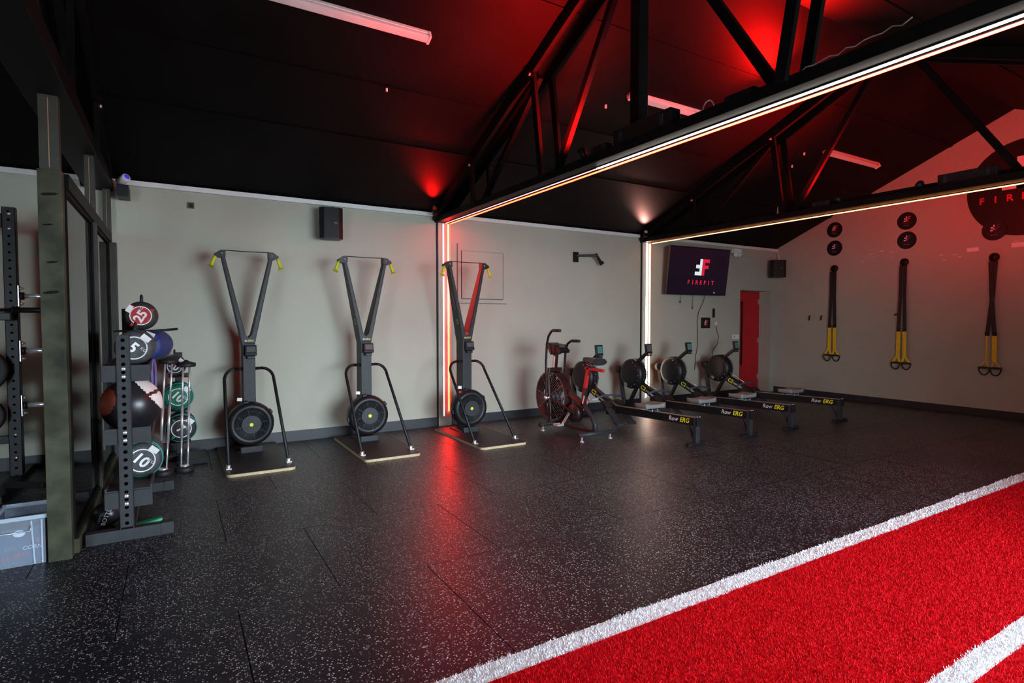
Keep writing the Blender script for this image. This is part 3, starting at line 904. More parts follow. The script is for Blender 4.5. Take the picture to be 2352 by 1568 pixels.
def strap_set(label, y, top, split, bottom, twist, thin, flap):
    t = thing('suspension_strap', label, 'suspension strap', (W, y, 0), 0, 'suspension straps on the gable wall')
    # anchor
    MB().lathe([(0, -0.03), (0.06, -0.03), (0.065, -0.02), (0.065, 0), (0, 0)], (0, 0, top), 'x', 20).obj('anchor_plate', M_BLACKMET, t)
    a = MB()
    ring = [(-0.05, 0.045 * math.cos(q), top - 0.01 + 0.055 * math.sin(q)) for q in [2 * PI * i / 16 for i in range(16)]]
    a.tube(ring, 0.009, 6, True)
    a.obj('carabiner', M_BLACKMET, t)
    x = -0.05
    for s in (-1, 1):
        mid = (top + split) / 2
        s2 = -s if twist else s
        w0 = 0.054
        m = MB()
        m.bar((x - 0.006 * s, s * 0.028, top - 0.06), (x - 0.006 * s, 0.012 * (s + s2) + s * 0.004, mid), 0.006, w0)
        m.bar((x - 0.006 * s, 0.012 * (s + s2) + s * 0.004, mid), (x - 0.006 * s, s2 * 0.045, split), 0.006, w0)
        m.obj('strap', M_BLACKRUB, t)
        MB().box((x, s2 * 0.045, split + 0.01), (0.02, 0.055, 0.06), None, 0.003).obj('buckle', M_BLACKMET, t)
        wy = 0.058 if not (thin and s2 > 0) else 0.022
        fork = split - (split - bottom) * 0.64
        y2 = s2 * 0.05
        MB().bar((x, s2 * 0.045, split), (x, y2, fork), 0.007, wy).obj('webbing', M_YELLOW, t)
        hb = bottom + 0.12
        hy = s2 * 0.075
        for q in (-1, 1):
            MB().bar((x + 0.004 * q, y2, fork + 0.01), (x + 0.004 * q, hy + q * 0.062, hb), 0.006, 0.036 if not thin else 0.014).obj('webbing', M_YELLOW, t)
        MB().bar((x, hy - 0.068, hb), (x, hy + 0.068, hb), 0.032, 0.032, (0, 0, 1), 0.006).obj('grip', M_BLACKRUB, t)
        loop = [(x - 0.015 * s, hy + 0.068 * math.cos(q), hb + 0.11 * math.sin(q)) for q in [PI + PI * i / 14 for i in range(15)]]
        MB().tube(loop, 0.010, 6).obj('foot_cradle', M_BLACKRUB, t)
    if flap:
        MB().bar((x, 0.03, top - 0.87), (x, 0.12, top - 0.89), 0.012, 0.03).obj('loose_end', M_BLACKRUB, t)
    return t


strap_set('black and yellow suspension strap nearest the corner', 5.948, 2.43, 1.345, 0.69, False, False, False)
strap_set('black and yellow suspension strap in the middle, with a loose strap end', 4.772, 2.445, 1.29, 0.62, False, False, True)
strap_set('black and yellow suspension strap with twisted straps under the great round sign', 3.555, 2.41, 1.245, 0.62, True, True, False)

# ================================================================== SKI MACHINES
def make_ski():
    """Ski trainer on a plywood floor stand. Local y = 0 at the front edge of the stand."""
    t = thing('ski_machine', 'x', 'ski machine', (0, 0, 0), 0, 'ski machines along the grey wall')
    # stand: ply board with rounded front corners
    hw, L, r = 0.305, 1.33, 0.05
    def outline(inset):
        p = []
        for (cx, cy, a0) in ((hw - r, r, -PI / 2), (hw - 0.02, L - 0.02, 0), (-hw + 0.02, L - 0.02, PI / 2), (-hw + r, r, PI)):
            rr = (r if cy == r else 0.02) - inset
            for k in range(5):
                a = a0 + PI / 2 * k / 4
                p.append((cx + rr * math.cos(a), cy + rr * math.sin(a)))
        return p
    MB().prism(outline(0), 'z', 0.0005, 0.026).obj('stand_board', M_PLY, t)
    MB().prism(outline(0.003), 'z', 0.026, 0.029).obj('stand_top', M_PLYTOP, t)
    yc = 1.02                      # column centre
    MB().box((0, yc + 0.05, 0.62), (0.125, 0.20, 1.20), None, 0.006).obj('column', M_GREYMET, t)
    MB().box((0, yc + 0.05, 0.036), (0.26, 0.34, 0.014), None, 0.004).obj('foot_plate', M_GREYMET, t)
    # fork with the two arms
    f = MB()
    f.prism([(-0.0625, 1.20), (0.0625, 1.20), (0.082, 1.30), (0.03, 1.30), (0.0, 1.265), (-0.03, 1.30), (-0.082, 1.30)], 'y', yc - 0.05, yc + 0.15)
    f.obj('fork', M_GREYMET, t)
    for s in (-1, 1):
        a = MB()
        z0, z1 = 1.30, 2.165
        # tapering channel: front plate and outer/inner cheeks
        x0a, x0b = s * 0.082, s * 0.030
        x1a, x1b = s * 0.262, s * 0.224
        a.prism([(x0a, z0), (x1a, z1), (x1b, z1), (x0b, z0)], 'y', yc - 0.05, yc - 0.042)
        for (xb, xt, tk) in ((x0a, x1a, -s * 0.008), (x0b, x1b, s * 0.008)):
            a.hexa([(xb, yc - 0.05, z0), (xb + tk, yc - 0.05, z0), (xb + tk, yc + 0.145, z0), (xb, yc + 0.145, z0),
                    (xt, yc - 0.05, z1), (xt + tk, yc - 0.05, z1), (xt + tk, yc + 0.03, z1), (xt, yc + 0.03, z1)])
        ao = a.obj('arm', M_GREYMET, t)
        MB().tube([(s * 0.045, yc - 0.0, z0), (s * 0.235, yc - 0.0, z1)], 0.004, 6).obj('drive_cord', M_BLACKRUB, ao)
        h = MB()
        h.prism([(s * 0.212, 2.135), (s * 0.212, 2.205), (s * 0.258, 2.205), (s * 0.315, 2.165), (s * 0.315, 2.145), (s * 0.27, 2.125)], 'y', yc - 0.065, yc + 0.03)
        ho = h.obj('pulley_head', M_BLACKPL, t)
        MB().lathe([(0, -0.004), (0.009, -0.004), (0.009, 0.004), (0, 0.004)], (s * 0.245, yc - 0.067, 2.168), 'y', 10).obj('bolt', M_BOLT, ho)
        g = MB()
        d = Vector((s * 0.035 if s > 0 else -0.05, -0.03, -0.125))
        p = Vector((s * 0.303, yc - 0.03, 2.152))
        g.tube([p, p + d * 0.4, p + d * 0.85, p + d * 0.97, p + d], [0.016, 0.016, 0.017, 0.022, 0.038], 12)
        go = g.obj('handle', M_LIME, t)
        MB().box(p + Vector((0, 0, 0.006)), (0.03, 0.03, 0.018), None, 0.004).obj('cord_stop', M_BLACKPL, go)
    MB().tube([(-0.225, yc - 0.02, 2.207), (0, yc - 0.02, 2.203), (0.225, yc - 0.02, 2.207)], 0.0055, 6).obj('cross_cord', M_GREYMET, t)
    # badge and monitor
    MB().box((0, yc - 0.051, 1.235), (0.105, 0.003, 0.030)).obj('name_plate', M_BLACKPL, t)
    letter('Ski', 0.03, M_WHITEP, t, (-0.028, yc - 0.0535, 1.235), FACE_FRONT, shear=0.2, ext=0.0005)
    letter('ERG', 0.03, M_YELLOWP, t, (0.020, yc - 0.0535, 1.235), FACE_FRONT, shear=0.2, ext=0.0005)
    mo = MB().box((0.015, yc - 0.085, 1.13), (0.115, 0.045, 0.115), Matrix.Rotation(-0.25, 3, 'X'), 0.006).obj('monitor', M_BLACKPL, t)
    MB().box((0.015, yc - 0.105, 1.145), (0.09, 0.012, 0.055), Matrix.Rotation(-0.25, 3, 'X'), 0.002).obj('display', M_LCDG, mo)
    for k in range(3):
        MB().box((-0.013 + k * 0.028, yc - 0.098, 1.089), (0.016, 0.012, 0.008), Matrix.Rotation(-0.25, 3, 'X'), 0.002).obj('button', M_GREYP, mo)
    MB().box((0.015, yc - 0.075, 1.055), (0.08, 0.05, 0.03), None, 0.006).obj('monitor_bracket', M_BLACKPL, t)
    # flywheel casing
    cz, yf = 0.335, 0.90
    fw_ = MB().lathe([(0.0, 0.12), (0.20, 0.12), (0.235, 0.09), (0.238, 0.02), (0.228, -0.03), (0.205, -0.048), (0.168, -0.052), (0.160, -0.040), (0.0, -0.040)], (0, yf, cz), 'y', 56)
    fo = fw_.obj('flywheel_casing', M_BLACKPL, t)
    MB().lathe([(0.0, -0.058), (0.098, -0.058), (0.103, -0.052), (0.103, -0.038), (0, -0.038)], (0, yf, cz), 'y', 40, False).obj('damper_disc', M_GREYMET, fo)
    ring = MB()
    for rr in (0.115, 0.129, 0.143, 0.155):
        ring.tube([(rr * math.cos(q), yf - 0.050, cz + rr * math.sin(q)) for q in [2 * PI * i / 40 for i in range(40)]], 0.0028, 5, True)
    ring.obj('vent_ring', M_GREYMET, fo)
    for k in range(8):
        q = 2 * PI * k / 8 + 0.2
        MB().bar((0.10 * math.cos(q), yf - 0.052, cz + 0.10 * math.sin(q)), (0.166 * math.cos(q), yf - 0.054, cz + 0.166 * math.sin(q)), 0.005, 0.005, (0, 1, 0)).obj('spoke', M_GREYMET, fo)
    MB().lathe([(0, -0.062), (0.020, -0.062), (0.020, -0.056), (0, -0.056)], (0, yf, cz), 'y', 10, False).obj('hub_badge', M_YELLOWP, fo)
    for q in (0.55, 1.75, 3.3):
        MB().box((0.236 * math.cos(q), yf + 0.02, cz + 0.236 * math.sin(q)), (0.05, 0.05, 0.03), Matrix.Rotation(-q + PI / 2, 3, 'Y'), 0.006).obj('casing_lug', M_BLACKPL, fo)
    MB().box((-0.10, yf + 0.09, cz + 0.262), (0.05, 0.02, 0.035), Matrix.Rotation(0.1, 3, 'Y'), 0.002).obj('label_card', M_WHITEPL, fo)
    MB().box((0, yf + 0.0, 0.062), (0.22, 0.10, 0.07), None, 0.01).obj('casing_foot', M_GREYMET, t)
    # hoop
    for s in (-1, 1):
        pts = [(s * 0.055, yc, 0.925), (s * 0.13, yc, 0.93)]
        for k in range(7):
            a = PI / 2 * k / 6
            pts.append((s * (0.13 + 0.115 * math.sin(a)), yc - 0.06 * (1 - math.cos(a)), 0.93 - 0.115 * (1 - math.cos(a))))
        pts += [(s * 0.272, 0.235, 0.035)]
        MB().tube(pts, 0.0165, 12).obj('support_hoop', M_BLACKMET, t)
        MB().box((s * 0.272, 0.225, 0.034), (0.05, 0.07, 0.010), None, 0.003).obj('hoop_foot', M_BOLT, t)
        MB().lathe([(0.021, 0.0), (0.021, 0.03), (0.017, 0.034)], (s * 0.272, 0.235, 0.036), 'z', 12).obj('foot_collar', M_BOLT, t)
    # lettering on the left cheek
    tx = text_mesh('CONCEPT', 0.05, M_GREYP, ext=0.0004, shear=0.2)
    import_dir = Vector((-0.262 + 0.082, 0, 2.165 - 1.30)).normalized()
    nrm = Vector((-import_dir.z, 0, import_dir.x))
    nrm = nrm if nrm.x < 0 else -nrm
    ydir = import_dir.cross(nrm) * -1
    mrot = Matrix((import_dir, nrm.cross(import_dir), nrm)).transposed()
    for (u, txt, mm, sz) in ((0.42, 'CONCEPT', M_GREYP, 0.05), (0.14, 'C2', M_YELLOWP, 0.06)):
        p = Vector((-0.082, yc, 1.30)) + import_dir * u + nrm * 0.0012
        letter(txt, sz, mm, t, p, mrot.to_euler(), ext=0.0004, shear=0.2)
    return t


ski = make_ski()
ski.location = (0.692, 5.757, 0)
ski['label'] = 'black ski machine nearest the weight bag rack'
s2 = copy_tree(ski); s2.location = (1.955, 5.66, 0); s2['label'] = 'black ski machine in the middle of the three'
s3 = copy_tree(ski); s3.location = (3.235, 5.54, 0); s3['label'] = 'black ski machine in front of the red column light'


# ================================================================== ROWERS
def make_rower():
    """Local y = 0 under the rear leg, the flywheel towards +y."""
    t = thing('rowing_machine', 'x', 'rowing machine', (0, 0, 0), 0, 'rowing machines in a row')
    # rear leg
    lg_ = MB().box((0, 0.0, 0.17), (0.065, 0.05, 0.30), None, 0.006).obj('rear_leg', M_GREYMET, t)
    MB().box((0, 0.0, 0.022), (0.30, 0.05, 0.04), None, 0.008).obj('foot_bar', M_BLACKMET, lg_)
    for s in (-1, 1):
        MB().box((s * 0.14, 0, 0.012), (0.035, 0.06, 0.023), None, 0.005).obj('rubber_foot', M_BLACKRUB, lg_)
    MB().bar((0, 0.02, 0.05), (0, 0.14, 0.24), 0.04, 0.02, (1, 0, 0), 0.003).obj('brace', M_GREYMET, t)
    # rail: slopes down to the front
    r = MB().bar((0, -0.02, 0.275), (0, 1.46, 0.235), 0.055, 0.095, (1, 0, 0), 0.004).obj('rail', M_BLACKMET, t)
    MB().bar((0, -0.02, 0.3255), (0, 1.44, 0.2855), 0.045, 0.008, (1, 0, 0)).obj('rail_track', M_SILVER, r)
    MB().box((0, -0.03, 0.28), (0.07, 0.03, 0.105), None, 0.006).obj('end_cap', M_BLACKPL, r)
    for k in range(2):
        MB().lathe([(0, 0), (0.008, 0), (0.006, 0.012), (0, 0.012)], (-0.02 + 0.04 * k, -0.03, 0.332), 'z', 8).obj('screw', M_BOLT, r)
    ang = math.atan2(0.04, 1.48)
    rotl = Matrix.Rotation(-ang, 3, 'X') @ Matrix(((0, 0, -1), (-1, 0, 0), (0, 1, 0)))
    letter('Row', 0.078, M_WHITEP, t, (-0.0282, 0.335, 0.268), rotl.to_euler(), shear=0.25, ext=0.0006)
    letter('ERG', 0.078, M_YELLOWP, t, (-0.0282, 0.160, 0.272), rotl.to_euler(), shear=0.25, ext=0.0006, bold=0.0012)
    # seat
    sy, sz = 0.76, 0.375
    s_ = bmesh.new()
    n = 10
    mb = MB()
    grid = []
    for i in range(n + 1):
        row = []
        for j in range(n + 1):
            u, v = i / n * 2 - 1, j / n * 2 - 1
            x = u * 0.165 * (1 - 0.12 * max(0, v) ** 2)
            y = sy + v * 0.12
            z = sz + 0.012 + 0.016 * (abs(u) ** 2) - 0.022 * math.exp(-((abs(u) - 0.45) ** 2) * 14) * (1 - v * v) + 0.008 * max(0, -v)
            row.append(mb.bm.verts.new((x, y, z)))
        grid.append(row)
    for i in range(n):
        for j in range(n):
            q = mb.bm.faces.new((grid[i][j], grid[i + 1][j], grid[i + 1][j + 1], grid[i][j + 1])); q.smooth = True
    ret = bmesh.ops.extrude_face_region(mb.bm, geom=list(mb.bm.faces))
    for g_ in ret['geom']:
        if isinstance(g_, bmesh.types.BMVert):
            g_.co.z = sz - 0.028
    bmesh.ops.recalc_face_normals(mb.bm, faces=list(mb.bm.faces))
    s_.free()
    so_ = mb.obj('seat', M_SEAT, t)
    MB().box((0, sy, sz - 0.04), (0.12, 0.2, 0.025), None, 0.004).obj('carriage', M_BLACKPL, so_)
    for sx in (-1, 1):
        MB().box((sx * 0.047, sy - 0.04, sz - 0.055), (0.016, 0.13, 0.03), None, 0.006).obj('roller_guard', M_CHROME, so_)
    # foot rests
    for sx in (-1, 1):
        x = sx * 0.115
        fr = MB().bar((x, 1.22, 0.075), (x, 1.52, 0.345), 0.105, 0.022, (1, 0, 0), 0.006).obj('foot_plate', M_GREYMET, t)
        MB().bar((x, 1.17, 0.058), (x, 1.25, 0.095), 0.11, 0.03, (1, 0, 0), 0.008).obj('heel_cup', M_RACK, fr)
        MB().bar((x, 1.40, 0.27), (x, 1.47, 0.335), 0.12, 0.035, (1, 0, 0), 0.01).obj('toe_strap', M_BLACKRUB, fr)
    MB().box((0, 1.40, 0.20), (0.30, 0.06, 0.05), None, 0.006).obj('foot_bracket', M_BLACKMET, t)
    # inclined main beam with maker lettering
    b0, b1 = Vector((0, 1.38, 0.235)), Vector((0, 2.40, 0.675))
    MB().bar(b0, b1, 0.075, 0.105, (1, 0, 0), 0.006).obj('main_beam', M_BLACKMET, t)
    a2 = math.atan2(b1.z - b0.z, b1.y - b0.y)
    rl2 = Matrix.Rotation(a2, 3, 'X') @ Matrix(((0, 0, -1), (-1, 0, 0), (0, 1, 0)))
    letter('C2', 0.085, M_YELLOWP, t, b0.lerp(b1, 0.445) + Vector((-0.0385, 0, 0)), rl2.to_euler(), ext=0.0006, shear=0.2, bold=0.0015)
    letter('concept', 0.058, M_WHITEP, t, b0.lerp(b1, 0.305) + Vector((-0.0385, 0, 0)), rl2.to_euler(), ext=0.0006, shear=0.2)
    letter('2', 0.07, M_WHITEP, t, b0.lerp(b1, 0.17) + Vector((-0.0385, 0, 0)), rl2.to_euler(), ext=0.0006, shear=0.2)
    MB().lathe([(0, -0.05), (0.055, -0.05), (0.062, -0.03), (0.062, 0.03), (0.055, 0.05), (0, 0.05)], b1, 'x', 20).obj('beam_nose', M_BLACKPL, t)
    # flywheel
    c = Vector((0, 2.10, 0.625))
    fo = MB().lathe([(0, -0.085), (0.15, -0.085), (0.20, -0.07), (0.232, -0.04), (0.235, 0.0), (0, 0.0)], c, 'x', 40).obj('flywheel_cover', M_BLACKPL, t)
    MB().lathe([(0.0, 0.0), (0.215, 0.0), (0.222, 0.03), (0.218, 0.085), (0.16, 0.10), (0.0, 0.10)], c, 'x', 40).obj('flywheel', M_GREYMET, fo)
    gr = MB()
    for xx in (0.02, 0.05, 0.08):
        gr.tube([(xx, c.y + 0.232 * math.cos(q), c.z + 0.232 * math.sin(q)) for q in [2 * PI * i / 44 for i in range(44)]], 0.0035, 5, True)
    for k in range(10):
        q = 2 * PI * k / 10
        gr.bar((0.0, c.y + 0.232 * math.cos(q), c.z + 0.232 * math.sin(q)), (0.10, c.y + 0.232 * math.cos(q), c.z + 0.232 * math.sin(q)), 0.006, 0.006, (0, 0, 1))
    gr.obj('cage', M_BLACKMET, fo)
    for k in range(7):
        q = -1.2 + k * 0.42 + PI
        MB().lathe([(0, -0.004), (0.006, -0.004), (0.006, 0.0), (0, 0.0)], (-0.072, c.y + 0.195 * math.cos(q), c.z + 0.195 * math.sin(q)), 'x', 6).obj('screw', M_BOLT, fo)
    MB().bar((-0.068, c.y + 0.10, c.z - 0.145), (-0.068, c.y + 0.04, c.z - 0.175), 0.03, 0.036, (1, 0, 0)).obj('caution_label', M_GREYP, fo)
    # legs of the front end, meeting at the front foot bar
    fl_ = MB().bar((0, 2.39, 0.65), (0, 2.27, 0.03), 0.045, 0.055, (1, 0, 0), 0.006).obj('front_leg', M_GREYMET, t)
    MB().bar((0, 1.99, 0.45), (0, 2.24, 0.03), 0.045, 0.05, (1, 0, 0), 0.006).obj('rear_strut', M_BLACKMET, t)
    MB().box((0, 2.255, 0.024), (0.56, 0.06, 0.045), None, 0.010).obj('foot_bar', M_BLACKMET, fl_)
    for sx in (-1, 1):
        MB().box((sx * 0.26, 2.255, 0.014), (0.05, 0.075, 0.027), None, 0.006).obj('rubber_foot', M_BLACKRUB, fl_)
    # monitor on its arm
    MB().bar((0.0, 2.02, 0.80), (0.0, 1.79, 0.965), 0.035, 0.05, (1, 0, 0), 0.006).obj('monitor_arm', M_BLACKPL, t)
    mo = MB().box((0, 1.765, 1.03), (0.125, 0.035, 0.155), Matrix.Rotation(-0.15, 3, 'X'), 0.008).obj('monitor', M_BLACKPL, t)
    MB().box((0, 1.745, 1.038), (0.09, 0.008, 0.10), Matrix.Rotation(-0.15, 3, 'X'), 0.001).obj('display', M_LCD, mo)
    MB().bar((-0.05, 1.75, 0.935), (0.05, 1.75, 0.935), 0.012, 0.025, (0, 1, 0)).obj('phone_rest', M_BLACKPL, mo)
    # handle hung on its hook, chain
    MB().tube([(-0.23, 1.54, 0.385), (-0.08, 1.56, 0.41), (0.08, 1.56, 0.41), (0.23, 1.54, 0.385)], 0.015, 10).obj('handle', mat('blue_grey_grip', (0.05, 0.06, 0.09), 0.5), t)
    MB().tube([(0, 1.56, 0.41), (0, 1.95, 0.60)], 0.005, 6).obj('chain', M_CHROME, t)
    return t


row = make_rower()
row.location = (5.20, 4.48, 0)
row['label'] = 'black rowing machine nearest the air bike'
for k, (x, y, lb) in enumerate(((6.15, 4.465, 'black rowing machine standing before the white column light'),
                                (7.07, 4.505, 'black rowing machine below the left part of the television'),
                                (8.19, 4.475, 'black rowing machine nearest the red door'))):
    r_ = copy_tree(row)
    r_.location = (x, y, 0)
    r_['label'] = lb
    if k == 0:
        for ch in r_.children:
            if ch.name.startswith('monitor') and not ch.name.startswith('monitor_arm'):
                ch.rotation_euler = (0, 0, 0)
                for d_ in ch.children:
                    if d_.name.startswith('display'):
                        me = d_.data.copy(); me.materials.clear(); me.materials.append(M_LCDG); d_.data = me

# ================================================================== AIR BIKE
def make_bike():
    t = thing('air_bike', 'dark red air bike with round caged fan and swinging handles', 'exercise bike', (4.38, 5.30, 0))
    # rear and front base bars with levelling feet
    for (y, x0, x1, nm) in ((0.0, -0.265, 0.265, 'rear_base'), (0.83, -0.265, 0.265, 'front_base')):
        b = MB().tube([(x0, y, 0.085), (x1, y, 0.085)], 0.028, 12).obj(nm, M_GREYMET, t)
        for s in (-1, 1):
            MB().lathe([(0, 0), (0.028, 0), (0.028, 0.008), (0.01, 0.016), (0.01, 0.065), (0, 0.065)], (s * 0.22, y, 0.0), 'z', 12).obj('levelling_foot', M_CHROME, b)
            MB().lathe([(0, -0.006), (0.03, -0.006), (0.03, 0.006), (0, 0.006)], (s * 0.268, y, 0.085), 'x', 12).obj('end_cap', M_BLACKRUB, b)
    # curved rear leg, seat tube, main tube, bottom tube
    MB().tube([(0, 0.02, 0.10), (0, 0.03, 0.19), (0, 0.08, 0.27), (0, 0.17, 0.33), (0, 0.25, 0.42)], 0.030, 12).obj('rear_stay', M_GREYMET, t)
    MB().bar((0, 0.26, 0.36), (0, 0.22, 0.62), 0.05, 0.055, (1, 0, 0), 0.006).obj('seat_tube', M_BIKE, t)
    MB().bar((0, 0.225, 0.60), (0, 0.155, 0.88), 0.038, 0.042, (1, 0, 0), 0.004).obj('seat_post', M_BIKERED, t)
    MB().bar((0, 0.21, 0.868), (0, -0.13, 0.855), 0.038, 0.035, (1, 0, 0), 0.004).obj('seat_slide', M_BIKERED, t)
    MB().lathe([(0, -0.02), (0.022, -0.02), (0.03, 0.0), (0.022, 0.03), (0, 0.03)], (0, 0.03, 0.80), 'z', 12).obj('adjust_knob', M_BLACKPL, t)
    MB().bar((0, 0.23, 0.40), (0, 0.78, 0.60), 0.05, 0.06, (1, 0, 0), 0.006).obj('main_tube', M_BIKE, t)
    MB().bar((0, 0.02, 0.10), (0, 0.55, 0.085), 0.045, 0.045, (1, 0, 0), 0.005).obj('bottom_tube', M_BIKE, t)
    MB().bar((0, 0.55, 0.09), (0, 0.83, 0.085), 0.045, 0.045, (1, 0, 0), 0.005).obj('bottom_tube', M_BIKE, t)
    MB().bar((-0.032, 0.235, 0.42), (-0.032, 0.20, 0.52), 0.003, 0.018, (1, 0, 0)).obj('frame_decal', M_WHITEP, t)
    # saddle
    mb = MB()
    n, m = 12, 10
    rings = []
    for i in range(n + 1):
        v = i / n
        y = 0.24 - v * 0.30
        w = 0.028 + 0.085 * (v ** 1.3)
        hgt = 0.035 + 0.02 * v
        zc = 0.955 + 0.012 * math.cos(v * PI) + 0.008 * v
        rings.append([mb.bm.verts.new((w * math.cos(a), y, zc + hgt * math.sin(a) * (1 if math.sin(a) > 0 else 0.7))) for a in [2 * PI * k / m for k in range(m)]])
    for a, b in zip(rings, rings[1:]):
        for k in range(m):
            q = mb.bm.faces.new((a[k], b[k], b[(k + 1) % m], a[(k + 1) % m])); q.smooth = True
    mb.bm.faces.new(rings[0][::-1]); mb.bm.faces.new(rings[-1])
    bmesh.ops.recalc_face_normals(mb.bm, faces=list(mb.bm.faces))
    sd = mb.obj('saddle', M_SADDLE, t)
    for s in (-1, 1):
        MB().tube([(s * 0.02, 0.18, 0.925), (s * 0.022, 0.10, 0.895), (s * 0.03, -0.02, 0.915)], 0.005, 6).obj('saddle_rail', M_CHROME, sd)
    MB().box((0, 0.10, 0.888), (0.06, 0.05, 0.03), None, 0.005).obj('saddle_clamp', M_BLACKMET, sd)
    # fan with wire cages, frame ring and blades
    c = Vector((0, 0.90, 0.43))
    Rf = 0.345
    fan = MB().lathe([(Rf - 0.02, -0.06), (Rf, -0.06), (Rf, 0.06), (Rf - 0.02, 0.06), (Rf - 0.02, -0.06)], c, 'x', 56, False).obj('fan_rim', M_BIKE, t)
    MB().lathe([(0, -0.075), (0.05, -0.075), (0.06, -0.06), (0.06, 0.06), (0.05, 0.075), (0, 0.075)], c, 'x', 20).obj('fan_hub', M_BLACKMET, fan)
    for k in range(12):
        q = 2 * PI * k / 12
        p0 = c + Vector((0, 0.05 * math.cos(q), 0.05 * math.sin(q)))
        p1 = c + Vector((0, (Rf - 0.04) * math.cos(q), (Rf - 0.04) * math.sin(q)))
        MB().bar(p0, p1, 0.09, 0.004, (1, 0, 0)).obj('fan_blade', M_BLACKMET, fan)
    for s in (-1, 1):
        g = MB()
        for k in range(10):
            rr = 0.085 + k * (Rf - 0.09) / 9.5
            xx = s * (0.060 + 0.022 * (1 - (rr / Rf) ** 2))
            g.tube([(xx, c.y + rr * math.cos(q), c.z + rr * math.sin(q)) for q in [2 * PI * i / 44 for i in range(44)]], 0.0028, 4, True)
        for k in range(8):
            q = 2 * PI * k / 8 + 0.2
            g.bar((s * 0.083, c.y + 0.05 * math.cos(q), c.z + 0.05 * math.sin(q)), (s * 0.062, c.y + Rf * math.cos(q), c.z + Rf * math.sin(q)), 0.005, 0.005, (0, 1, 0))
        g.obj('wire_cage', M_GRILLE, fan)
    for s in (-1, 1):
        MB().bar((s * 0.095, 0.83, 0.09), (s * 0.095, 0.88, 0.66), 0.02, 0.035, (1, 0, 0), 0.004).obj('fork_blade', M_BIKE, t)
        MB().bar((s * 0.095, 0.86, 0.42), (s * 0.06, 0.40, 0.30), 0.018, 0.03, (1, 0, 0), 0.004).obj('drive_guard', M_BIKE, t)
    MB().box((0, 0.88, 0.80), (0.21, 0.05, 0.05), None, 0.006).obj('fork_crown', M_BIKE, t)
    for s in (-1, 1):
        MB().bar((s * 0.095, 0.88, 0.65), (s * 0.095, 0.88, 0.81), 0.02, 0.035, (1, 0, 0), 0.004).obj('fork_blade', M_BIKE, t)
    MB().bar((0, 0.88, 0.80), (0, 0.84, 1.05), 0.05, 0.055, (1, 0, 0), 0.006).obj('mast', M_BIKE, t)
    MB().bar((-0.027, 0.868, 0.83), (-0.027, 0.85, 0.98), 0.003, 0.036, (1, 0, 0)).obj('mast_label', M_WHITEPL, t)
    # console
    co = MB().prism([(0.90, 1.15), (0.92, 1.12), (0.85, 1.02), (0.66, 1.03), (0.64, 1.06), (0.74, 1.14)], 'x', -0.075, 0.075).obj('console', M_BLACKPL, t)
    MB().bar((0, 0.655, 1.065), (0, 0.735, 1.135), 0.10, 0.006, (1, 0, 0)).obj('display', M_LCDG, co)
    MB().prism([(0.93, 1.16), (0.95, 1.12), (0.86, 1.0), (0.84, 1.02), (0.88, 1.14)], 'x', -0.085, 0.085).obj('console_back', M_BIKE, co)
    # swinging handle levers with grips; left one pushed forward, right one back
    for s, dy, dz in ((-1, 0.0, 0.08), (1, 0.0, -0.06)):
        x = s * 0.155
        le = MB().tube([(x, 0.84, 0.20), (x, 0.86, 0.45), (x, 0.86, 0.90), (x, 0.84, 1.10 + dz * 0.6), (x, 0.80, 1.19 + dz * 0.8), (x, 0.73, 1.24 + dz), (x, 0.66, 1.25 + dz), (x, 0.62, 1.25 + dz)],
                       [0.011, 0.014, 0.016, 0.016, 0.016, 0.016, 0.016, 0.016], 10).obj('handle_lever', M_BLACKMET, t)
        MB().tube([(x, 0.70, 1.247 + dz), (x, 0.54, 1.247 + dz)], 0.020, 12).obj('grip', M_BLACKRUB, le)
        MB().lathe([(0, -0.02), (0.025, -0.02), (0.025, 0.02), (0, 0.02)], (x, 0.86, 0.43), 'x', 12).obj('pivot', M_CHROME, le)
        MB().tube([(s * 0.04, 0.86, 0.43), (x, 0.86, 0.43)], 0.012, 8).obj('axle', M_CHROME, le)
        # connecting rod, crank and pedal
        py, pz = (0.55, 0.12) if s < 0 else (0.28, 0.46)
        MB().bar((x, 0.84, 0.20), (s * 0.13, 0.42, 0.28), 0.012, 0.025, (1, 0, 0)).obj('connecting_rod', M_BLACKMET, le)
        cr = MB().bar((s * 0.10, 0.42, 0.28), (s * 0.11, py, pz), 0.016, 0.03, (1, 0, 0), 0.003).obj('crank', M_CHROME, t)
        pd = MB()
        px = s * 0.17
        pd.box((px, py - 0.045, pz), (0.10, 0.012, 0.025)); pd.box((px, py + 0.045, pz), (0.10, 0.012, 0.025))
        for q in (-0.045, 0.045, 0.0):
            pd.box((px + q, py, pz), (0.012, 0.09, 0.018))
        pd.obj('pedal', M_CHROME, cr)
    MB().lathe([(0, -0.05), (0.11, -0.05), (0.12, -0.03), (0.12, 0.03), (0.11, 0.05), (0, 0.05)], (0, 0.42, 0.28), 'x', 28).obj('chain_case', M_BIKE, t)
    MB().lathe([(0, -0.06), (0.035, -0.06), (0.035, 0.06), (0, 0.06)], (0, 0.42, 0.28), 'x', 16).obj('bottom_bracket', M_BLACKMET, t)
    return t


make_bike()

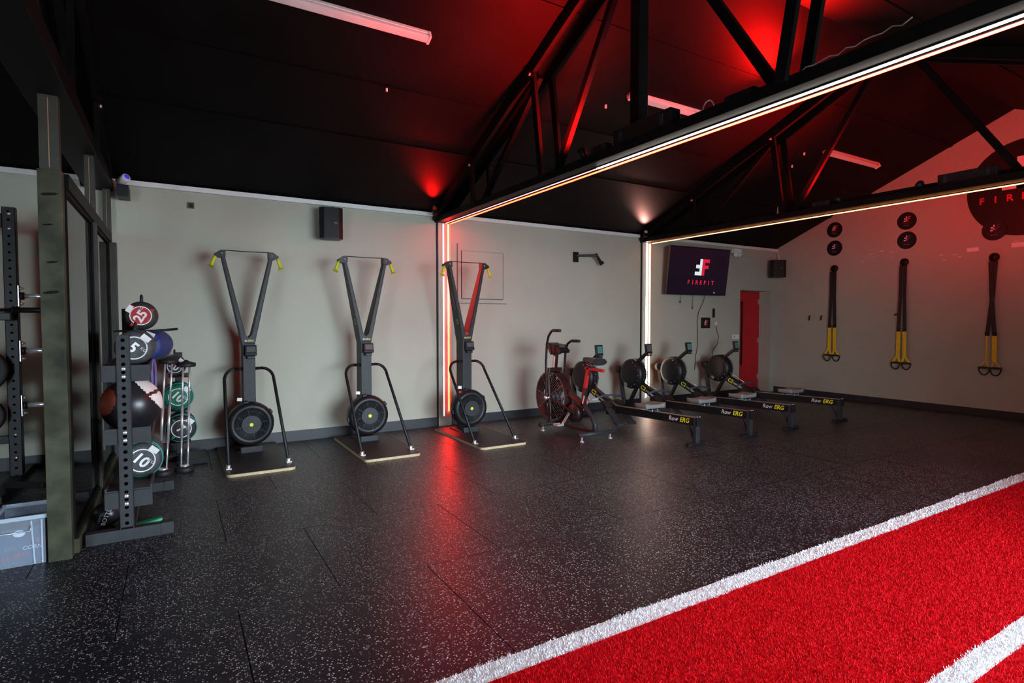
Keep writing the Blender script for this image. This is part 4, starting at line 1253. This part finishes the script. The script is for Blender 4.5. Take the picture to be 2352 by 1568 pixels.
# ================================================================== GLAZED PARTITION UNDER THE LEFT TRUSS
pt = thing('glazed_partition', 'dark timber partition with tall glass panes and worn near post', 'partition', (0, 0, 0))
PX0, PX1 = -0.675, -0.56
MB().b2(PX0, PX1, 4.28, 4.37, 0.0, 2.345, 0.003).obj('near_post', M_STAINWOOD, pt)
MB().b2(-0.605, -0.53, 5.66, 5.76, 0.0, 2.25, 0.003).obj('middle_post', M_SHADESTAIN, pt)
MB().b2(-0.58, -0.495, 7.02, 7.125, 0.0, 2.25, 0.003).obj('far_post', M_SHADESTAIN, pt)
MB().b2(-0.60, -0.535, 4.37, 7.125, 2.25, 2.345, 0.003).obj('head_rail', M_BLACKWOOD, pt)
MB().b2(-0.60, -0.535, 4.37, 7.02, 0.0, 0.09, 0.003).obj('sill_rail', M_STAINWOOD, pt)
for (a, b) in ((4.37, 5.66), (5.76, 7.02)):
    pn = MB().b2(-0.571, -0.565, a + 0.002, b - 0.002, 0.092, 2.248).obj('pane', M_GLASS, pt)
    MB().b2(-0.563, -0.550, a, b, 2.232, 2.25).obj('glazing_bead', M_BLACKWOOD, pn)
    MB().b2(-0.563, -0.550, a, b, 0.09, 0.108).obj('glazing_bead', M_BLACKWOOD, pn)
    for y in (a + 0.006, b - 0.006):
        MB().b2(-0.563, -0.550, y - 0.006, y + 0.006, 0.108, 2.232).obj('glazing_bead', M_BLACKWOOD, pn)
for y in (4.30, 5.68, 7.03):
    st = MB().b2(-0.665 if y < 5 else -0.60, -0.57 if y < 5 else -0.535, y, y + 0.075, 2.345, 2.786, 0.002).obj('upper_stud', M_SHADESTAIN, pt)
    MB().b2(-0.620 if y < 5 else -0.57, -0.616 if y < 5 else -0.566, y - 0.0015, y + 0.001, 2.36, 2.77).obj('bare_edge', M_WOODSEAM, st)
# knots and scars standing proud on the near post
for (z, w, x) in ((2.20, 0.05, -0.62), (2.02, 0.03, -0.63), (1.80, 0.035, -0.615), (1.62, 0.05, -0.625)):
    MB().lathe([(0, -0.0012), (w * 0.4, -0.0012), (w * 0.5, 0), (0, 0)], (x, 4.28, z), (Vector((1.6, 0, 0.2)), Vector((0, 0, 0.35)), Vector((0, 1, 0))), 12).obj('knot', M_BLACKWOOD, pt)

# ================================================================== WEIGHT BAG RACK
def perforated(mb, xc, y, z0, n, pitch, w, r, depth):
    """Front plate facing -Y made of n cells with an octagonal hole each (real holes)."""
    for i in range(n):
        za, zb = z0 + i * pitch, z0 + (i + 1) * pitch
        zc = (za + zb) / 2
        outer, inner, back = [], [], []
        for k in range(8):
            a = 2 * PI * k / 8
            ox = xc + (w / 2) * max(-1, min(1, math.cos(a) * 1.4143))
            oz = zc + (pitch / 2) * max(-1, min(1, math.sin(a) * 1.4143))
            outer.append(mb.bm.verts.new((ox, y, oz)))
            inner.append(mb.bm.verts.new((xc + r * math.cos(a), y, zc + r * math.sin(a))))
            back.append(mb.bm.verts.new((xc + r * math.cos(a), y + depth, zc + r * math.sin(a))))
        for k in range(8):
            k2 = (k + 1) % 8
            mb.bm.faces.new((outer[k], outer[k2], inner[k2], inner[k]))
            mb.bm.faces.new((inner[k], inner[k2], back[k2], back[k]))


RX, RY0, RY1 = -0.292, 4.45, 5.60
rk = thing('bag_rack', 'grey steel rack with perforated front upright, loaded with weight bags', 'storage rack', (0, 0, 0))
for y in (RY0, RY1):
    bf = MB().b2(-0.515, -0.105, y, y + 0.065, 0.0, 0.078, 0.004).obj('base_foot', M_RACK, rk)
    MB().b2(-0.106, -0.03, y - 0.003, y + 0.068, 0.0, 0.082, 0.006).obj('end_cap', M_RACK, bf)
    zt = 1.355 if y == RY0 else 1.55
    up = MB()
    uw = 0.074
    ux = RX if y == RY0 else RX - 0.04
    up.b2(ux - uw / 2, RX - uw / 2 + 0.004, y, y + 0.065, 0.078, zt)
    up.b2(ux + uw / 2 - 0.004, ux + uw / 2, y, y + 0.065, 0.078, zt)
    up.b2(ux - uw / 2, ux + uw / 2, y + 0.061, y + 0.065, 0.078, zt)
    up.b2(ux - uw / 2, ux + uw / 2, y, y + 0.065, zt - 0.004, zt)
    ncell = 24 if y == RY0 else 27
    perforated(up, ux, y, zt - 0.004 - ncell * 0.0525, ncell, 0.0525, uw, 0.0125, 0.004)
    uo = up.obj('upright', M_RACK, rk)
MB().b2(-0.33, -0.255, RY0 + 0.06, RY1, 0.012, 0.06, 0.003).obj('base_beam', M_RACK, rk)
for (zt, zb, bz) in ((1.160, 1.052, (1.137, 1.085)), (0.745, 0.640, (0.717, 0.665)), (0.325, 0.215, (0.297, 0.245))):
    fz = {1.160: 1.138, 0.745: 0.660, 0.325: 0.335}[zt]      # height of the tray floor
    MB().b2(-0.412, RX - 0.037, RY0 + 0.012, RY0 + 0.02, zb, zt, 0.003).obj('tray_end', M_RACK, rk)
    tp = MB().b2(RX + 0.037, -0.148, RY0 + 0.012, RY0 + 0.02, zb, zt, 0.003).obj('tray_end', M_RACK, rk)
    for xx, sg_ in ((-0.405, -1), (-0.155, 1)):
        MB().b2(xx - 0.006, xx + 0.006, RY0 + 0.02, RY1, fz - 0.05, fz + 0.02, 0.002).obj('tray_rail', M_RACK, rk)
    MB().b2(-0.40, -0.16, RY0 + 0.02, RY1, fz - 0.008, fz).obj('tray_floor', M_RACK, rk)
    for z in bz:
        MB().lathe([(0, -0.006), (0.012, -0.006), (0.014, -0.003), (0.014, 0.0), (0, 0.0)], (RX, RY0, z), 'y', 10).obj('bolt', M_BOLT, tp)
# top cradle for the heaviest bag
MB().b2(-0.40, -0.10, 5.22, RY1, 1.365, 1.377, 0.003).obj('top_cradle', M_BLACKMET, rk)
MB().b2(RX - 0.07, RX - 0.01, 5.50, RY1, 1.30, 1.366).obj('cradle_bracket', M_BLACKMET, rk)
MB().tube([(-0.13, 5.30, 1.372), (0.02, 5.36, 1.385)], 0.010, 8).obj('cradle_peg', M_BLACKMET, rk)


def weight_bag(label, c, r, L, num, body, accent, textmat, roll=1.0, unit='KG', yaw=0.0, piping=None, blaze=True, handle=True, field=False):
    """Cylindrical nylon weight bag, one end cap facing -Y; c is the centre of that cap."""
    t = thing('weight_bag', label, 'weight bag', c, yaw, 'cylindrical weight bags')
    MB().lathe([(0, 0.0), (r * 0.55, 0.0), (r * 0.86, 0.008), (r * 0.96, 0.03), (r, 0.08), (r * 1.01, L * 0.5), (r, L - 0.08), (r * 0.9, L - 0.02), (r * 0.5, L), (0, L)], (0, 0, 0), 'y', 32).obj('body', body, t)
    if piping:
        for yy in (0.05, 0.10):
            MB().tube([(r * 0.995 * math.cos(q), yy, r * 0.995 * math.sin(q)) for q in [2 * PI * i / 32 for i in range(32)]], 0.006, 6, True).obj('piping', piping, t)
    MB().lathe([(r * 0.60, -0.003), (r * 0.66, -0.003), (r * 0.66, 0.004), (r * 0.60, 0.004), (r * 0.60, -0.003)], (0, 0, 0), 'y', 36, False).obj('ring_print', M_WHITEP, t)
    if field:
        MB().lathe([(0, -0.0012), (r * 0.60, -0.0012), (r * 0.60, 0.001), (0, 0.001)], (0, 0, 0), 'y', 30, False).obj('cap_field', accent, t)
    if blaze:
        for q in (0.5, 2.2, 4.0):
            MB().prism([(r * 0.70 * math.cos(q - 0.18), r * 0.70 * math.sin(q - 0.18)), (r * 0.97 * math.cos(q), r * 0.97 * math.sin(q)), (r * 0.70 * math.cos(q + 0.18), r * 0.70 * math.sin(q + 0.18))], 'y', 0.0, 0.032).obj('blaze_print', accent, t)
    rm = (Matrix.Rotation(roll, 3, 'Y') @ Matrix.Rotation(PI / 2, 3, 'X')).to_euler()
    v = Matrix.Rotation(roll, 3, 'Y')
    letter(num, r * 0.82, textmat, t, v @ Vector((-r * 0.04, -0.002, -r * 0.03)), rm, ext=0.0008, bold=0.003)
    letter(unit, r * 0.24, textmat, t, v @ Vector((r * 0.40, -0.002, r * 0.22)), rm, ext=0.0008)
    MB().box(v @ Vector((r * 0.05, 0.004, r * 0.80)), (r * 0.5, 0.014, r * 0.30), v, 0.001).obj('tag_patch', M_WHITEP, t)
    # carry handle on top
    h = [(0.0, L * 0.30 + L * 0.4 * k / 8, r + 0.055 * math.sin(PI * k / 8) - 0.004) for k in range(9)]
    if handle:
        MB().tube(h, 0.010, 6).obj('carry_handle', M_BAGBLACK, t)
    return t


weight_bag('black and red weight bag marked 25 on top of the rack', (-0.225, 5.28, 1.492), 0.113, 0.36, '25', M_BAGBLACK, M_BAGRED, M_WHITEP, -1.0, field=True)
weight_bag('charcoal weight bag marked 5 on the upper tray behind the upright', (-0.245, 4.72, 1.262), 0.122, 0.46, '5', M_BAGGREY, M_BAGGREY, M_WHITEP, 0.75)
weight_bag('charcoal and green weight bag marked 10 on the lowest tray', (-0.215, 4.74, 0.462), 0.125, 0.46, '10', M_BAGGREY, M_BAGGREEN, M_WHITEP, 0.75, piping=M_TEAL)
weight_bag('blue weight bag lying behind the charcoal one on the upper tray', (-0.205, 5.20, 1.258), 0.120, 0.38, '15', M_BAGBLUE, M_BAGBLUE, M_WHITEP, 0.4, yaw=-0.25, handle=False)
# bag tree behind the poles
tr = thing('bag_tree', 'black stand with cradle arms for bags, behind the chrome poles', 'storage rack', (0.03, 6.88, 0))
MB().b2(-0.035, 0.035, -0.035, 0.035, 0.0, 1.12, 0.004).obj('upright', M_BLACKMET, tr)
MB().b2(-0.22, 0.24, -0.10, 0.06, 0.0, 0.055, 0.006).obj('base_foot', M_BLACKMET, tr)
MB().b2(-0.035, 0.235, -0.40, -0.10, 0.0, 0.05, 0.006).obj('base_foot', M_BLACKMET, tr)
for z in (0.905, 0.572, 0.25):
    MB().b2(-0.09, 0.09, -0.47, -0.03, z - 0.012, z, 0.003).obj('cradle_arm', M_BLACKMET, tr)
weight_bag('black and blue weight bag on the top arm behind the chrome poles', (-0.005, 6.42, 1.005), 0.100, 0.40, '20', M_BAGBLACK, M_BAGBLUE, M_WHITEP, 0.75)
weight_bag('green weight bag on the middle arm behind the chrome poles', (0.02, 6.42, 0.702), 0.130, 0.40, '10', M_BAGGREEN, M_BAGBLACK, M_WHITEP, 0.75, piping=M_TEAL, handle=False)
weight_bag('black and green weight bag on the low arm behind the chrome poles', (0.04, 6.42, 0.385), 0.135, 0.40, '7', M_BAGBLACK, M_BAGGREEN, M_WHITEP, 0.75, piping=M_TEAL, handle=False)

# medicine ball
mbx = thing('medicine_ball', 'large black medicine ball with white panels on the middle tray', 'medicine ball', (-0.275, 4.86, 0.851))
RB = 0.19


def sphere_part(name, m, r, keep, parent, n=(36, 24)):
    mb = MB()
    def pnt(i, j):
        th_, ph = PI * i / n[1], 2 * PI * j / n[0]
        return Vector((math.sin(th_) * math.cos(ph), math.sin(th_) * math.sin(ph), math.cos(th_)))
    cache = {}
    def V(i, j):
        k = (i, j % n[0]) if 0 < i < n[1] else (i, 0)
        if k not in cache:
            cache[k] = mb.bm.verts.new(pnt(i, j) * r)
        return cache[k]
    for i in range(n[1]):
        for j in range(n[0]):
            c = (pnt(i, j) + pnt(i + 1, j + 1) + pnt(i, j + 1) + pnt(i + 1, j)).normalized()
            if not keep(c):
                continue
            vs = []
            for v in (V(i, j), V(i + 1, j), V(i + 1, j + 1), V(i, j + 1)):
                if v not in vs:
                    vs.append(v)
            f = mb.bm.faces.new(vs); f.smooth = True
    return mb.obj(name, m, parent)


sphere_part('body', M_BALLBLACK, RB, lambda c: True, mbx)
wd = Vector((0.72, -0.42, 0.55)).normalized()
side_ = Vector((0.5, -0.1, -0.85)).normalized()
sphere_part('white_panel', M_BALLWHITE, RB + 0.002, lambda c: 0.20 < c.dot(Vector((0.79, 0.10, 0.60))) - 0.40 and c.dot(Vector((-0.3, -0.9, 0.2))) > -0.35 and abs(c.dot(side_) - 0.02) > 0.06, mbx, (90, 60))
sphere_part('red_panel', M_BALLRED, RB + 0.002, lambda c: c.dot(Vector((-0.80, -0.55, 0.22)).normalized()) > 0.88, mbx, (90, 60))
# purple stretch bands hung from the rack
for k, (x, y, lb) in enumerate(((-0.142, 5.02, 'purple stretch band hanging on the right rail of the rack'), (-0.425, 5.2, 'purple stretch band hanging on the glass side of the rack'))):
    L_ = (0.12, 0.42)[k]
    pts = [(x + (0.012 if k == 0 else -0.012) * math.cos(q), y + 0.03 * math.cos(q), 1.10 - L_ / 2 + (L_ / 2 + 0.06) * math.sin(q)) for q in [2 * PI * i / 28 for i in range(28)]]
    tag(MB().tube(pts, 0.011, 6, True).obj('stretch_band', M_PURPLE), lb, 'resistance band')


# chrome poles with round ends
def pole_pair(label, base, top):
    t = thing('pole_stand', label, 'pole stand', (base[0], base[1], 0), 0, 'chrome pole stands')
    dx, dy, zt = top[0] - base[0], top[1] - base[1], top[2]
    MB().lathe([(0, 0), (0.078, 0), (0.082, 0.006), (0.082, 0.036), (0.076, 0.044), (0.03, 0.05), (0, 0.05)], (0, 0, 0), 'z', 28).obj('rubber_base', M_BLACKRUB, t)
    MB().lathe([(0, 0), (0.075, 0), (0.082, 0.006), (0.082, 0.036), (0.03, 0.05), (0.012, 0.065), (0, 0.065)], (dx, dy, zt - 0.05), 'z', 28).obj('round_head', M_BLACKRUB, t)
    for s in (-1, 1):
        o = Vector((0.028 * s, 0.012 * s, 0))
        p0, p1 = Vector((0, 0, 0.046)) + o, Vector((dx, dy, zt - 0.05)) + o
        m0, m1 = p0.lerp(p1, 0.28), p0.lerp(p1, 0.60)
        MB().tube([p0, m0], 0.0085, 10).obj('lower_tube', M_CHROME, t)
        MB().tube([m0, m1], 0.0125, 10).obj('sleeve_tube', M_CHROME, t)
        MB().tube([m1, p1], 0.0095, 10).obj('upper_tube', M_CHROME, t)
    MB().lathe([(0.04, 0.05), (0.045, 0.058), (0.03, 0.066), (0, 0.066)], (0, 0, 0), 'z', 16).obj('base_collar', M_CHROME, t)
    return t


pole_pair('chrome pole pair with thick round black head, left of the two', (-0.118, 6.20), (-0.055, 6.20, 1.10))
pole_pair('chrome pole pair with round black head, right of the two nearer the ski machine', (0.058, 6.25), (0.090, 6.25, 1.06))

# under the rack: lettered ball and a green hurdle strip
bo = thing('slam_ball', 'small black lettered ball on the floor under the rack', 'slam ball', (-0.435, 4.86, 0.085))
sphere_part('body', M_BALLBLACK, 0.085, lambda c: True, bo, (24, 16))
letter('BOTTLE', 0.038, M_WHITEP, bo, (0.006, -0.0835, 0.006), (PI / 2, -1.2, 0), ext=0.001)
letter('HOLD', 0.022, M_GREYP, bo, (-0.035, -0.0785, -0.012), (PI / 2, -1.2, 0), ext=0.001)
hu = thing('hurdle_strip', 'bright green and white strip lying on the floor behind the rack foot', 'agility strip', (0, 0, 0))
MB().prism([(-0.45, 4.58), (-0.10, 4.72), (-0.105, 4.77), (-0.455, 4.62)], 'z', 0.0005, 0.035).obj('green_band', M_GREENPL, hu)
MB().prism([(-0.45, 4.555), (-0.095, 4.695), (-0.10, 4.719), (-0.455, 4.575)], 'z', 0.0005, 0.020).obj('white_band', M_WHITEPL, hu)

# ================================================================== CLEAR STORAGE BOX
bx = thing('storage_box', 'clear cloudy plastic box against the foot of the timber post', 'storage box', (-0.812, 4.47, 0))
hx, hy, hz, wl = 0.122, 0.165, 0.295, 0.004
for (c, s, nm) in (((0, 0, 0.003), (2 * hx, 2 * hy, 0.006), 'base'), ((0, -hy, hz / 2), (2 * hx, wl, hz), 'front_wall'), ((0, hy, hz / 2), (2 * hx, wl, hz), 'back_wall'),
                   ((-hx, 0, hz / 2), (wl, 2 * hy, hz), 'side_wall'), ((hx, 0, hz / 2), (wl, 2 * hy, hz), 'side_wall')):
    MB().box(c, s).obj(nm, M_CLOUDY, bx)
rm_ = MB()
for (c, s) in (((0, -hy, hz - 0.012), (2 * hx + 0.024, 0.014, 0.024)), ((0, hy, hz - 0.012), (2 * hx + 0.024, 0.014, 0.024)), ((-hx, 0, hz - 0.012), (0.014, 2 * hy, 0.024)), ((hx, 0, hz - 0.012), (0.014, 2 * hy, 0.024))):
    rm_.box(c, s, None, 0.002)
rm_.obj('rim', M_CLOUDRIM, bx)
for x in (-0.095, 0.072, 0.108):
    MB().bar((x, -hy - 0.004, 0.004), (x - (0.012 if x == 0.072 else 0), -hy - 0.004, hz - 0.03), 0.008, 0.005, (1, 0, 0)).obj('rib', M_CLOUDRIM, bx)
MB().tube([(-0.085, -hy - 0.006, 0.235), (-0.082, -hy - 0.014, 0.205), (0.055, -hy - 0.014, 0.205), (0.058, -hy - 0.006, 0.235)], 0.004, 6).obj('wire_handle', M_BOLT, bx)
cb = thing('card_carton', 'slate blue printed carton inside the clear plastic box', 'carton', (-0.812, 4.47, 0.0065))
MB().b2(-0.108, 0.108, -0.15, 0.13, 0, 0.215, 0.003).obj('carton', M_BLUEBOX, cb)
MB().lathe([(0, -0.001), (0.024, -0.001), (0.024, 0), (0, 0)], (0.0, -0.1505, 0.185), (Vector((1.2, 0, 0)), Vector((0, 0, 0.85)), Vector((0, 1, 0))), 20, False).obj('round_label', M_WHITEPL, cb)
letter('CORN', 0.032, M_WHITEP, cb, (0.058, -0.152, 0.095), FACE_FRONT, shear=0.25, ext=0.0006)
letter('KITS', 0.026, M_GREYP, cb, (-0.045, -0.152, 0.100), FACE_FRONT, shear=0.25, ext=0.0006)
letter('(5)', 0.036, M_REDP, cb, (-0.062, -0.152, 0.045), FACE_FRONT, shear=0.15, ext=0.0006)
letter('(87)', 0.036, M_REDP, cb, (0.000, -0.152, 0.055), FACE_FRONT, shear=0.15, ext=0.0006)
letter('5', 0.04, M_REDP, cb, (0.085, -0.152, 0.135), FACE_FRONT, ext=0.0006)

# ================================================================== POWER RACK BEYOND THE PARTITION
pr = thing('power_rack', 'black perforated power rack with chrome storage pegs beyond the partition', 'power rack', (-1.245, 6.60, 0))
for (x, y) in ((0, 0), (-1.10, 0)):
    up = MB()
    up.b2(x - 0.045, x - 0.041, y, y + 0.085, 0.0, 2.46); up.b2(x + 0.041, x + 0.045, y, y + 0.085, 0.0, 2.46)
    up.b2(x - 0.045, x + 0.045, y + 0.08, y + 0.085, 0.0, 2.46); up.b2(x - 0.045, x + 0.045, y, y + 0.085, 2.455, 2.46)
    perforated(up, x, y, 0.02, 34, 0.0716, 0.09, 0.011, 0.004)
    uo = up.obj('upright', M_BLACKMET, pr)
    for z in (2.40, 2.27, 0.43, 0.22):
        MB().lathe([(0, -0.007), (0.015, -0.007), (0.015, 0), (0, 0)], (x + 0.005, y, z), 'y', 8).obj('bolt', M_BOLT, uo)
    MB().b2(x - 0.05, x + 0.05, y - 0.75, y + 0.45, 0.0, 0.06, 0.004).obj('base_foot', M_BLACKMET, pr)
MB().b2(-1.10, -0.045, 0.0, 0.08, 2.28, 2.40, 0.004).obj('cross_beam', M_BLACKMET, pr)
MB().b2(-1.10, -0.045, 0.02, 0.07, 0.35, 0.42, 0.004).obj('cross_beam', M_BLACKMET, pr)
for z in (1.675, 1.18, 0.685):
    pp = MB().box((0.05, 0.04, z), (0.010, 0.07, 0.19), None, 0.002).obj('peg_plate', M_BOLT, pr)
    MB().tube([(0.055, 0.04, z), (0.085, 0.04, z)], 0.035, 14).obj('peg_collar', M_BLACKPL, pp)
    MB().tube([(0.085, 0.04, z), (0.30, 0.04, z)], 0.022, 14).obj('peg', M_CHROME, pp)
    for q in (-0.07, 0.07):
        MB().lathe([(0, 0), (0.012, 0), (0.012, 0.012), (0.006, 0.03), (0, 0.03)], (0.055, 0.04, z + q), 'x', 8).obj('bolt', M_BOLT, pp)
MB().bar((0.02, -0.45, 0.085), (0.30, -0.62, 0.085), 0.05, 0.05, (0, 0, 1), 0.006).obj('floor_strut', M_BLACKMET, pr)
for z in (1.49,):
    MB().box((-0.03, -0.06, z), (0.10, 0.12, 0.07), None, 0.008).obj('bar_hook', M_BLACKPL, pr)
ba = thing('barbell', 'black barbell resting in the hooks of the power rack', 'barbell', (-1.245, 6.54, 1.547))
MB().tube([(-1.45, 0, 0), (0.02, 0, 0)], 0.0145, 12).obj('shaft', M_BLACKMET, ba)
MB().tube([(0.02, 0, 0), (0.035, 0, 0)], 0.034, 14).obj('collar', M_BLACKMET, ba)
MB().tube([(0.035, 0, 0), (0.42, 0, 0)], 0.025, 14).obj('sleeve', M_BLACKMET, ba)
# bumper plates on the inner pegs of the rack
for k, (z, r_) in enumerate(((1.02, 0.20), (0.62, 0.17))):
    bp_ = thing('bumper_plate', ['black bumper plate at chest height left of the rack upright', 'smaller black bumper plate lower left of the rack upright'][k], 'weight plate', (-1.46, 6.52, z))
    MB().lathe([(0.03, -0.035), (r_ * 0.45, -0.030), (r_ * 0.8, -0.022), (r_ * 0.97, -0.035), (r_, -0.025), (r_, 0.025), (r_ * 0.97, 0.035), (r_ * 0.45, 0.030), (0.03, 0.035), (0.03, -0.035)], (0, 0, 0), 'y', 40).obj('disc', M_BLACKRUB, bp_)
    MB().tube([(0, -0.05, 0), (0, 0.12, 0)], 0.024, 12).obj('peg_sleeve', M_CHROME, bp_)
MB().b2(-0.24, -0.19, 0.0, 0.06, 0.06, 1.25, 0.004).obj('plate_post', M_BLACKMET, pr)
